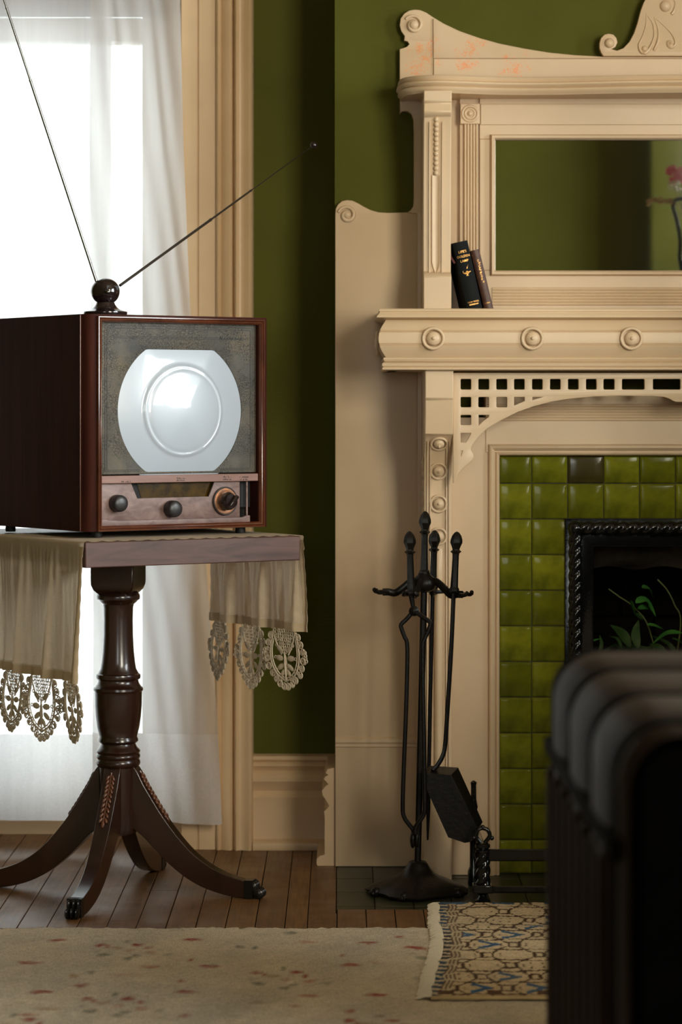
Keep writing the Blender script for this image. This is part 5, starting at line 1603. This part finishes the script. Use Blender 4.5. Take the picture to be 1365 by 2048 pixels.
# shovel
dC_ = dTl - .04
sv = thing('fire_shovel', 'black iron ash shovel with boxy pan hanging on the tool stand', 'fire shovel', P(905, 1690, dC_))
part('handle', handle(P(908.5, 1185, dC_), P(914.5, 1063, dC_)), tmx, sv, smooth=20)
part('rod', MB().tube(smooth_pts([P(908, 1187, dC_), P(903, 1300, dC_), P(895, 1430, dC_), P(891, 1490, dC_), P(886, 1512, dC_ - .004), P(876, 1530, dC_ - .012), P(866, 1542, dC_ - .02)], 4), .0050, 8, flat=(1.1, .8)), tmx, sv, smooth=40)
front = [(846, 1546), (903, 1550), (956, 1656), (942, 1684), (930, 1686), (897, 1675), (846, 1562)]
fr_ = [P(a, b, dC_ - .035) for a, b in front]
of = P(917, 1535, dC_ + .012) - P(903, 1550, dC_ - .035)
bk = [p + of * (1 if i in (0, 1, 6) else .75 if i in (2,) else .35) for i, p in enumerate(fr_)]
nF = len(fr_)
thn = [p + (sum(fr_, V(0, 0, 0)) / nF - p) * .03 + of * .05 for p in fr_]
thb = [p + (sum(bk, V(0, 0, 0)) / nF - p) * .03 for p in bk]
vs = fr_ + bk + thn + thb
fs = [tuple(range(nF - 1, -1, -1)), tuple(2 * nF + i for i in range(nF))]
for i in range(nF):
    j = (i + 1) % nF
    fs += [(i, j, nF + j, nF + i), (nF + i, nF + j, 3 * nF + j, 3 * nF + i), (3 * nF + i, 3 * nF + j, 2 * nF + j, 2 * nF + i)]
part('pan', MB().add(vs, fs), tmx, sv, smooth=20, bevel=.001)

# ================================================================== FENDER
fe = thing('fireplace_fender', 'low black iron hearth fender with twisted corner posts', 'fender', (XC, 5.46, 0))
def post(px0, d, k=1.0):
    x = PX(px0, d)
    z = lambda y: max(0, PZ(y, d))
    s = d / F * k
    prof = [(15, 1806), (16, 1800), (10, 1796), (8, 1790), (12, 1786), (20, 1784)]
    o = part('post', MB().lathe([(r * s, PZ(y, d)) for r, y in prof], (x, d, 0), (0, 0, 1), 16), M['iron'], fe, smooth=40)
    part('square_block', MB().box(x - 20 * s, x + 20 * s, d - 20 * s, d + 20 * s, PZ(1784, d), PZ(1768, d)), M['iron'], o, bevel=.002)
    part('twisted_shaft', rope((x, d, PZ(1768, d)), (x, d, PZ(1706, d)), 15.5 * s, .022, 3, 1), M['iron'], o, smooth=60)
    part('cap', MB().lathe([(13 * s, PZ(1708, d)), (15 * s, PZ(1702, d)), (11 * s, PZ(1698, d)), (15 * s, PZ(1694, d)), (15 * s, PZ(1689, d)), (10 * s, PZ(1685, d))], (x, d, 0), (0, 0, 1), 16), M['iron'], o, smooth=40)
    for g_ in (-1, 1):
        pts = smooth_pts([V(x + g_ * 4 * s, d, PZ(1686, d)), V(x + g_ * 14 * s, d, PZ(1672, d)), V(x + g_ * 10 * s, d, PZ(1660, d)), V(x, d, PZ(1656, d))], 4)
        part('loop_finial', MB().tube(pts, 4.2 * s, 7), M['iron'], o, smooth=60)
        part('loop_knob', MB().ball(V(x + g_ * 18 * s, d, PZ(1676, d)), 5 * s, nu=10, nv=6), M['iron'], o, smooth=60)
    part('top_knob', MB().ball(V(x, d, PZ(1654, d)), 4.5 * s, nu=10, nv=6), M['iron'], o, smooth=60)
    return x
dfn = 5.445
xp = post(966, dfn); post_r = post(682.5 + mx(PX(966, dfn)) * F / dfn, dfn)
for y0, y1, th in ((1698, 1722, .012), (1772, 1786, .008)):
    part('front_rail', MB().box(xp + .01, mx(xp) - .01, dfn - th / 2, dfn + th / 2, PZ(y1, dfn), PZ(y0, dfn)), M['iron'], fe, bevel=.003)
for xq in (xp, mx(xp)):
    for y0, y1, th in ((1692, 1716, .012), (1772, 1784, .008)):
        part('side_rail', MB().box(xq - th / 2, xq + th / 2, dfn + .015, 5.66, PZ(y1, dfn), PZ(y0, dfn)), M['iron'], fe, bevel=.003)
    xb2 = xq
    part('rear_post', MB().lathe([(.012, 0), (.012, .03), (.008, .04), (.008, .11), (.012, .12), (.009, .135), (.006, .15), (.009, .165), (.006, .18), (.0055, .21), (.007, .216), (.002, .220)], (xb2 - .008 if xq == xp else xb2 + .008, 5.655, 0), (0, 0, 1), 12), M['iron'], fe, smooth=50)

# ================================================================== BOOKS ON THE SHELF
ztop_sh = ys(617)
def book(name, label, x_bl, yfront, th, h, dep, lean, yaw, m, page_in=.003):
    loc = V(x_bl, yfront, ztop_sh)
    t = thing(name, label, 'book', loc, 'books leaning on the mantel shelf')
    Rm = Matrix.Rotation(yaw, 3, 'Z') @ Matrix.Rotation(lean, 3, 'Y')
    def L(a, b, c): return loc + Rm @ V(a, b, c)
    def slab(a0, a1, b0, b1, c0, c1): return MB().obox(L(a0, b0, c0), Rm @ V(a1 - a0, 0, 0), Rm @ V(0, b1 - b0, 0), Rm @ V(0, 0, c1 - c0))
    part('page_block', slab(.002, th - .002, .003, dep - .003, .0015, h - .003), M['paper'], t, smooth=0)
    part('cover_board', slab(0, .0022, .002, dep, 0, h), m, t, bevel=.0006)
    part('cover_board', slab(th - .0022, th, .002, dep, 0, h), m, t, bevel=.0006)
    def sp_(u, v):
        q = -1 + 2 * u; return L(th / 2 + q * th / 2, -.0035 * (1 - q * q) + .002, h * v)
    part('spine', MB().grid(sp_, 10, 2), m, t, smooth=60)
    return t, L, Rm
bt, BL, BR = book('black_book', 'thick black book with gold lettered spine leaning on the shelf', PX(936, 5.755), 5.755, .0325, .1475, .10, -math.radians(12.6), math.radians(7), M['bookblack'])
def on_spine(L, th, dz, mb_, a):
    return mb_.xf(lambda p: L(th / 2 + p[0], -.0022 - p[2] * 1.0 + .0035 * (p[0] / (th / 2)) ** 2 * .9, dz + p[1]))
for txt, dz, sz in (("LIFE'S", .1255, .0072), ("GOLDEN", .1155, .0068), ("LAMP", .1055, .0072)):
    part('spine_lettering', on_spine(BL, .0325, dz, text_mb(txt, sz, 0, .0001, 1.05), 0), M['gold'], bt, smooth=0)
lamp = [(-.0085, .001), (-.0070, -.001), (-.0035, -.0030), (-.0010, -.0034), (-.0012, -.0052), (-.0035, -.0066), (.0032, -.0066), (.0010, -.0052), (.0010, -.0034), (.0030, -.0028), (.0055, -.0004), (.0085, .0008), (.0088, .0020), (.0050, .0022), (.0015, .0024), (.0006, .0046), (-.0004, .0026), (-.0030, .0016), (-.0050, .0004), (-.0070, .0012), (-.0080, .0035), (-.0066, .0048), (-.0072, .0052), (-.0090, .0040)]
part('lamp_emblem', on_spine(BL, .0325, .0800, fill_shape([lamp], .0004), 0), M['gold'], bt, smooth=0)
smoke = [(.0005, .0062), (.0020, .0076), (.0016, .0092), (.0042, .0115), (.0062, .0150), (.0050, .0122), (.0030, .0094), (.0034, .0076), (.0016, .0060)]
part('smoke_emblem', on_spine(BL, .0325, .0820, fill_shape([smoke], .0004), 0), M['gold'], bt, smooth=0)
part('spine_lettering', on_spine(BL, .0325, .0165, text_mb('NEW YORK', .0046, 0, .0001, 1.05), 0), M['gold'], bt, smooth=0)
mb = MB()
q = -.010
while q < .010:
    w_ = .0006 + rf.random() * .0009; mb.box(q, q + w_, .0, .0003, .0100, .0100 + .0022 + rf.random() * .0008); q += w_ + .0006
mb.xf(lambda p: BL(.0325 / 2 + p[0], -.0024 + p[1], p[2]))
part('worn_print', mb, M['gold'], bt, smooth=0, kind='stuff')
pts = smooth_pts([BL(.004, .05, .146), BL(-.003, .03, .150), BL(-.006, .012, .142), BL(-.009, .008, .122), BL(-.004, .006, .105)], 5)
part('ribbon_marker', MB().tube(pts, .003, 4, flat=(1, .18)), M['ribbon'], bt, smooth=60)
b2, BL2, _ = book('brown_book', 'thin brown book with gilt spine leaning against the black book', PX(971, 5.77), 5.772, .0190, .1325, .088, -math.radians(13.6), math.radians(3), M['bookbrown'])
mb = MB(); rq = random.Random(21)
def bx_sp(a0, a1, c0, c1): mb.add([BL2(.0095 + a, -.0021 + .0035 * (a / .0095) ** 2, c) for a, c in ((a0, c0), (a1, c0), (a1, c1), (a0, c1))], [(0, 1, 2, 3)])
for i in range(26):
    c = .060 + .050 * i / 26 + rq.random() * .002; a = -.002 + .004 * rq.random()
    bx_sp(a, a + .0006 + rq.random() * .003, c, c + .0008 + rq.random() * .0014)
for i in range(6): bx_sp(-.006 + i * .002, -.0048 + i * .002, .0150, .0172)
bx_sp(-.0085, .0085, .1215, .1219)
part('gilt_ornament', mb, M['gold'], b2, smooth=0)

# ================================================================== PLANT IN THE FIREBOX
pl = thing('potted_plant', 'leafy green plant growing inside the dark firebox', 'plant', (PX(1330, 5.98), 5.98, 0))
pc = V(PX(1330, 5.98), 5.98, 0)
part('pot', MB().lathe([(.075, 0), (.080, .01), (.095, .16), (.105, .165), (.105, .19), (.095, .192), (.085, .17)], pc, (0, 0, 1), 24), M['terracotta'], pl, smooth=40)
def leaf(pts, w, m, fold=.25, side=None, name='leaf'):
    pts = smooth_pts([Vector(p) for p in pts], 5); n = len(pts)
    mb = MB(); vs = []; 
    for i, p in enumerate(pts):
        t = (pts[min(n - 1, i + 1)] - pts[max(0, i - 1)]).normalized()
        s = Vector(side) if side else t.cross(V(0, -.6, .8)).normalized()
        s = (s - t * s.dot(t)).normalized(); nn = s.cross(t)
        q = i / (n - 1); hw = w * max(.04, math.sin(PI * min(.995, q ** .8)) ** .8)
        vs += [p - s * hw + nn * hw * fold, p, p + s * hw + nn * hw * fold]
    fs = []
    for i in range(n - 1):
        for j in (0, 1): fs.append((i * 3 + j, i * 3 + j + 1, (i + 1) * 3 + j + 1, (i + 1) * 3 + j))
    return part(name, mb.add(vs, fs), m, pl, smooth=60)
dp = 5.86
def q_(x, y, d=dp): return P(x, y, d)
tv_s = V(.5, -.6, .8)
for pts, w, m in (
    ([(1285, 1176), (1298, 1178), (1308, 1198)], .010, 'leaf'), ([(1272, 1206), (1292, 1201), (1313, 1233)], .011, 'leaf'), ([(1276, 1218), (1296, 1216), (1313, 1234)], .009, 'leaf'),
    ([(1263, 1200), (1266, 1215), (1271, 1230)], .006, 'leaf'), ([(1276, 1226), (1278, 1236), (1285, 1240)], .011, 'leaf'), ([(1296, 1250), (1310, 1252), (1327, 1258)], .008, 'leaf'),
    ([(1365, 1266), (1335, 1267), (1305, 1288)], .008, 'leaf'), ([(1345, 1277), (1358, 1282), (1372, 1292)], .006, 'leaf'), ([(1180, 1115), (1179, 1130), (1186, 1152)], .005, 'leaf'),
    ([(1345, 1340), (1320, 1298), (1300, 1288)], .010, 'darkleaf'), ([(1262, 1296), (1245, 1268), (1222, 1250)], .012, 'darkleaf'), ([(1277, 1298), (1272, 1270), (1278, 1240)], .010, 'darkleaf'),
    ([(1300, 1340), (1250, 1300), (1230, 1293), (1180, 1320)], .008, 'darkleaf'), ([(1320, 1345), (1280, 1300), (1240, 1305), (1215, 1330)], .012, 'darkleaf'), ([(1330, 1340), (1290, 1300), (1262, 1312), (1250, 1335)], .010, 'darkleaf'),
    ([(1290, 1345), (1300, 1300), (1330, 1306), (1352, 1335)], .009, 'darkleaf'), ([(1310, 1345), (1330, 1312), (1370, 1320)], .009, 'darkleaf'), ([(1170, 1300), (1178, 1285), (1203, 1277)], .004, 'leaf'), ([(1196, 1320), (1204, 1290), (1200, 1270)], .004, 'darkleaf'),
    ([(1245, 1298), (1236, 1278), (1218, 1272)], .004, 'darkleaf'), ([(1360, 1330), (1340, 1290), (1300, 1270)], .006, 'darkleaf')):
    dd = dp + (rf.random() - .5) * .06
    leaf([P(a, b, dd + .02 * i) for i, (a, b) in enumerate(pts)], w, M[m])
for pts in (((1330, 1400), (1300, 1260), (1268, 1214), (1240, 1194), (1218, 1178)), ((1340, 1400), (1362, 1250), (1350, 1210), (1335, 1180), (1316, 1159))):
    part('stem', MB().tube(smooth_pts([P(a, b, dp + .04) for a, b in pts], 5), .0016, 6), M['stem'], pl, smooth=60)
for i in range(14):
    a = rf.random() * 6.28; r_ = .06 + rf.random() * .12; h_ = .22 + rf.random() * .18
    leaf([pc + V(0, 0, .18), pc + V(math.cos(a) * r_ * .5, math.sin(a) * r_ * .35, h_), pc + V(math.cos(a) * r_ * 1.3, max(-.12, math.sin(a) * r_ * .7), h_ * .92)], .010, M['darkleaf'])

# ================================================================== IRON PLANT STAND WITH FLOWERS (shows in the mirror)
vs_ = thing('plant_stand', 'tall slim black iron stand reflected dark in the mirror', 'stand', (.93, 4.98, 0))
sx, sy = .93, 4.98
zf = lambda y: EYE + (HOR - y) * 6.73 / F
xf_ = lambda x: (x - 682.5) * 6.73 / F
part('tray', MB().lathe([(.05, zf(560)), (.085, zf(556)), (.088, zf(551)), (.08, zf(553)), (.01, zf(554))], (sx, sy, 0), (0, 0, 1), 24), M['mattblack'], vs_, smooth=40)
for q in range(3):
    a = q * 2.094 + .5
    part('leg', MB().tube(smooth_pts([V(sx, sy, zf(556)), V(sx + .03 * math.cos(a), sy + .03 * math.sin(a), 1.1), V(sx + .02 * math.cos(a), sy + .02 * math.sin(a), .6), V(sx + .17 * math.cos(a), sy + .17 * math.sin(a), .024)], 6), .007, 8), M['mattblack'], vs_, smooth=60)
pts = smooth_pts([V(xf_(1366), sy, zf(560)), V(xf_(1360), sy, zf(520)), V(xf_(1361), sy, zf(480)), V(xf_(1354), sy, zf(440)), V(xf_(1347), sy, zf(415)), V(xf_(1350), sy, zf(402)), V(xf_(1362), sy, zf(398)), V(xf_(1385), sy, zf(400)), V(xf_(1400), sy, zf(430)), V(xf_(1402), sy, zf(500)), V(xf_(1398), sy, zf(556))], 6)
part('hoop', MB().tube(pts, .0052, 8), M['mattblack'], vs_, smooth=60)
vz = thing('flower_vase', 'small dark vase holding cut flowers on the iron stand', 'vase', (xf_(1384), sy, zf(551)))
part('body', MB().lathe([(.022, zf(551)), (.026, zf(540)), (.020, zf(500)), (.012, zf(465)), (.016, zf(455))], (xf_(1384), sy, 0), (0, 0, 1), 20), M['iron'], vz, smooth=50)
fl1 = thing('pink_flower', 'bright pink blossom cluster on a stem in the mirror', 'flower', (xf_(1352), sy, zf(350)))
part('stem', MB().tube(smooth_pts([V(xf_(1384), sy, zf(470)), V(xf_(1370), sy - .01, zf(410)), V(xf_(1352), sy - .015, zf(352))], 5), .0018, 6), M['stem'], fl1, smooth=60)
for (a, b, r_) in ((1342, 342, 9), (1347, 338, 7), (1358, 350, 10), (1348, 361, 9), (1364, 342, 8), (1366, 358, 9)):
    for j in range(5):
        an_ = j * 1.257 + a
        part('petal', MB().ball(V(xf_(a), sy - .012, zf(b)) + V(math.cos(an_) * .006, -.002, math.sin(an_) * .006), V(.0065, 0, 0), V(0, .003, 0), V(0, 0, .0058), 8, 5), M['pink'], fl1, smooth=60)
fl2 = thing('white_flower', 'spray of tiny white blossoms below the pink bloom', 'flower', (xf_(1350), sy, zf(375)))
part('stem', MB().tube([V(xf_(1384), sy, zf(470)), V(xf_(1352), sy, zf(378))], .0014, 6), M['stem'], fl2, smooth=60)
for i in range(26):
    part('floret', MB().ball(V(xf_(1338 + rf.random() * 30), sy - .01 + rf.random() * .02, zf(381 - rf.random() * 18)), .0030, nu=6, nv=4), M['whitepetal'], fl2, smooth=60)
fl3 = thing('dried_grass_stem', 'dry tan seed head reaching sideways in the mirror', 'dried grass', (xf_(1320), sy, zf(405)))
sp3 = smooth_pts([V(xf_(1384), sy, zf(450)), V(xf_(1358), sy, zf(412)), V(xf_(1335), sy, zf(402)), V(xf_(1312), sy, zf(402)), V(xf_(1295), sy, zf(407))], 8)
part('stalk', MB().tube(sp3, .0014, 6), M['straw'], fl3, smooth=60)
for i in range(34):
    p = sp3[int(lerp(len(sp3) * .35, len(sp3) - 1, i / 34))]
    part('seed', MB().ball(p + V((rf.random() - .5) * .008, (rf.random() - .5) * .012, (rf.random() - .5) * .014), V(.0055, 0, 0), V(0, .0028, 0), V(0, 0, .0032), 6, 4), M['straw'], fl3, smooth=60)

# ================================================================== TRUNK IN THE FOREGROUND
XT0, XT1, YT0, YT1, ZT = .258, 1.10, 2.42, 3.22, .705
tk = thing('storage_trunk', 'dark leather trunk with rounded edges and straps, blurred close to the camera', 'trunk', ((XT0 + XT1) / 2, (YT0 + YT1) / 2, 0))
def tsec(grow=0.0, r=.042):
    pts = [(XT0 - grow, .03)]
    for i in range(9):
        a = PI - PI / 2 * i / 8; pts.append((XT0 + r + (r + grow) * math.cos(a), ZT - r + (r + grow) * math.sin(a)))
    for i in range(9):
        a = PI / 2 - PI / 2 * i / 8; pts.append((XT1 - r + (r + grow) * math.cos(a), ZT - r + (r + grow) * math.sin(a)))
    pts.append((XT1 + grow, .03))
    return pts
def ring_y(y, grow, inset): return [V(lerp(x, (XT0 + XT1) / 2, inset), y, lerp(z, .36, inset)) for x, z in tsec(grow)]
# padded body: bulges between the straps
straps = [2.47, 2.70, 2.95, 3.17]
def tbody(u, v):
    y = lerp(YT0, YT1, v); e = min(v, 1 - v) * (YT1 - YT0)
    ins = .03 * max(0, 1 - e / .03) ** 2
    dmin = min(abs(y - s) for s in straps)
    g_ = .014 * min(1, dmin / .07) ** .6
    s = tsec(g_); q = u * (len(s) - 1); i = min(len(s) - 2, int(q)); f_ = q - i
    x, z = lerp(s[i][0], s[i + 1][0], f_), lerp(s[i][1], s[i + 1][1], f_)
    return V(lerp(x, (XT0 + XT1) / 2, ins), y, lerp(z, .36, ins))
mb = MB().grid(tbody, 57, 60)
nb = len(mb.v)
part('body', mb, M['leather'], tk, smooth=50)
part('front_panel', MB().prism(tsec(-.012), lambda a, b, w: V(a, w, b), YT0 + .002, YT0 + .012), M['strap'], tk, smooth=0)
part('rear_panel', MB().prism(tsec(-.012), lambda a, b, w: V(a, w, b), YT1 - .012, YT1 - .002), M['strap'], tk, smooth=0)
for y in straps:
    a_, b_ = tsec(.010), tsec(-.004)
    ringv = [V(x, y - .016, z) for x, z in a_] + [V(x, y + .016, z) for x, z in a_]
    n = len(a_)
    m3 = MB().add(ringv + [V(x, y - .018, z) for x, z in b_] + [V(x, y + .018, z) for x, z in b_], [(i, i + 1, n + i + 1, n + i) for i in range(n - 1)] + [(i, i + 1, 2 * n + i + 1, 2 * n + i) for i in range(n - 1)] + [(n + i, n + i + 1, 3 * n + i + 1, 3 * n + i) for i in range(n - 1)])
    part('strap', m3, M['strap'], tk, smooth=50)
# edge binding along the sides and upright slats
for xq, sg in ((XT0, -1), (XT1, 1)):
    part('edge_binding', MB().box(min(xq + sg * .002, xq + sg * .017), max(xq + sg * .002, xq + sg * .017), YT0 + .01, YT1 - .01, ZT - .115, ZT - .095), M['strap'], tk, bevel=.004)
    for y in np.arange(YT0 + .10, YT1 - .05, .085):
        part('upright_slat', MB().box(min(xq, xq + sg * .020), max(xq, xq + sg * .020), float(y) - .018, float(y) + .018, .03, ZT - .12), M['slat'], tk, bevel=.005)
for xq in (XT0 + .02, XT1 - .06):
    for yq in (YT0 + .02, YT1 - .06): part('foot', MB().box(xq, xq + .04, yq, yq + .04, .0115, .034), M['slat'], tk, bevel=.003)

# ================================================================== SETTEE BEFORE THE HEARTH (unseen, added to shade the lower fireplace)
ac = thing('shade_settee', 'unseen dark leather seat added to shade the lower fireplace', 'shade_settee', (1.50, 4.30, .02))
AX0, AX1, AY0, AY1 = .90, 2.10, 3.94, 4.70
def rbox(x0, x1, y0, y1, z0, z1): return MB().box(x0, x1, y0, y1, z0, z1)
cl_ = M['chairleather']
part('seat_base', rbox(AX0 + .03, AX1 - .03, AY0 + .04, AY1 - .05, .16, .30), cl_, ac, bevel=.03)
part('seat_cushion', rbox(AX0 + .13, AX1 - .13, AY0 + .16, AY1 - .04, .30, .43), cl_, ac, bevel=.045)
part('arm', rbox(AX0, AX0 + .14, AY0 + .06, AY1 - .06, .16, .98), cl_, ac, bevel=.05)
part('arm', rbox(AX1 - .14, AX1, AY0 + .06, AY1 - .06, .16, .98), cl_, ac, bevel=.05)
mb = MB().add([V(x, y, z) for x in (AX0 + .02, AX1 - .02) for y, z in ((AY0 + .02, .16), (AY0 + .20, .16), (AY0 + .15, 1.10), (AY0 - .03, 1.10))], [(0, 1, 2, 3), (7, 6, 5, 4), (0, 4, 5, 1), (1, 5, 6, 2), (2, 6, 7, 3), (3, 7, 4, 0)])
part('backrest', mb, cl_, ac, bevel=.05)
for x, y in ((AX0 + .07, AY0 + .09), (AX1 - .07, AY0 + .09), (AX0 + .07, AY1 - .10), (AX1 - .07, AY1 - .10)):
    part('leg', MB().lathe([(.016, .02), (.018, .05), (.028, .10), (.024, .13), (.030, .17)], (x, y, 0), (0, 0, 1), 14), M['tablewood'], ac, smooth=50)
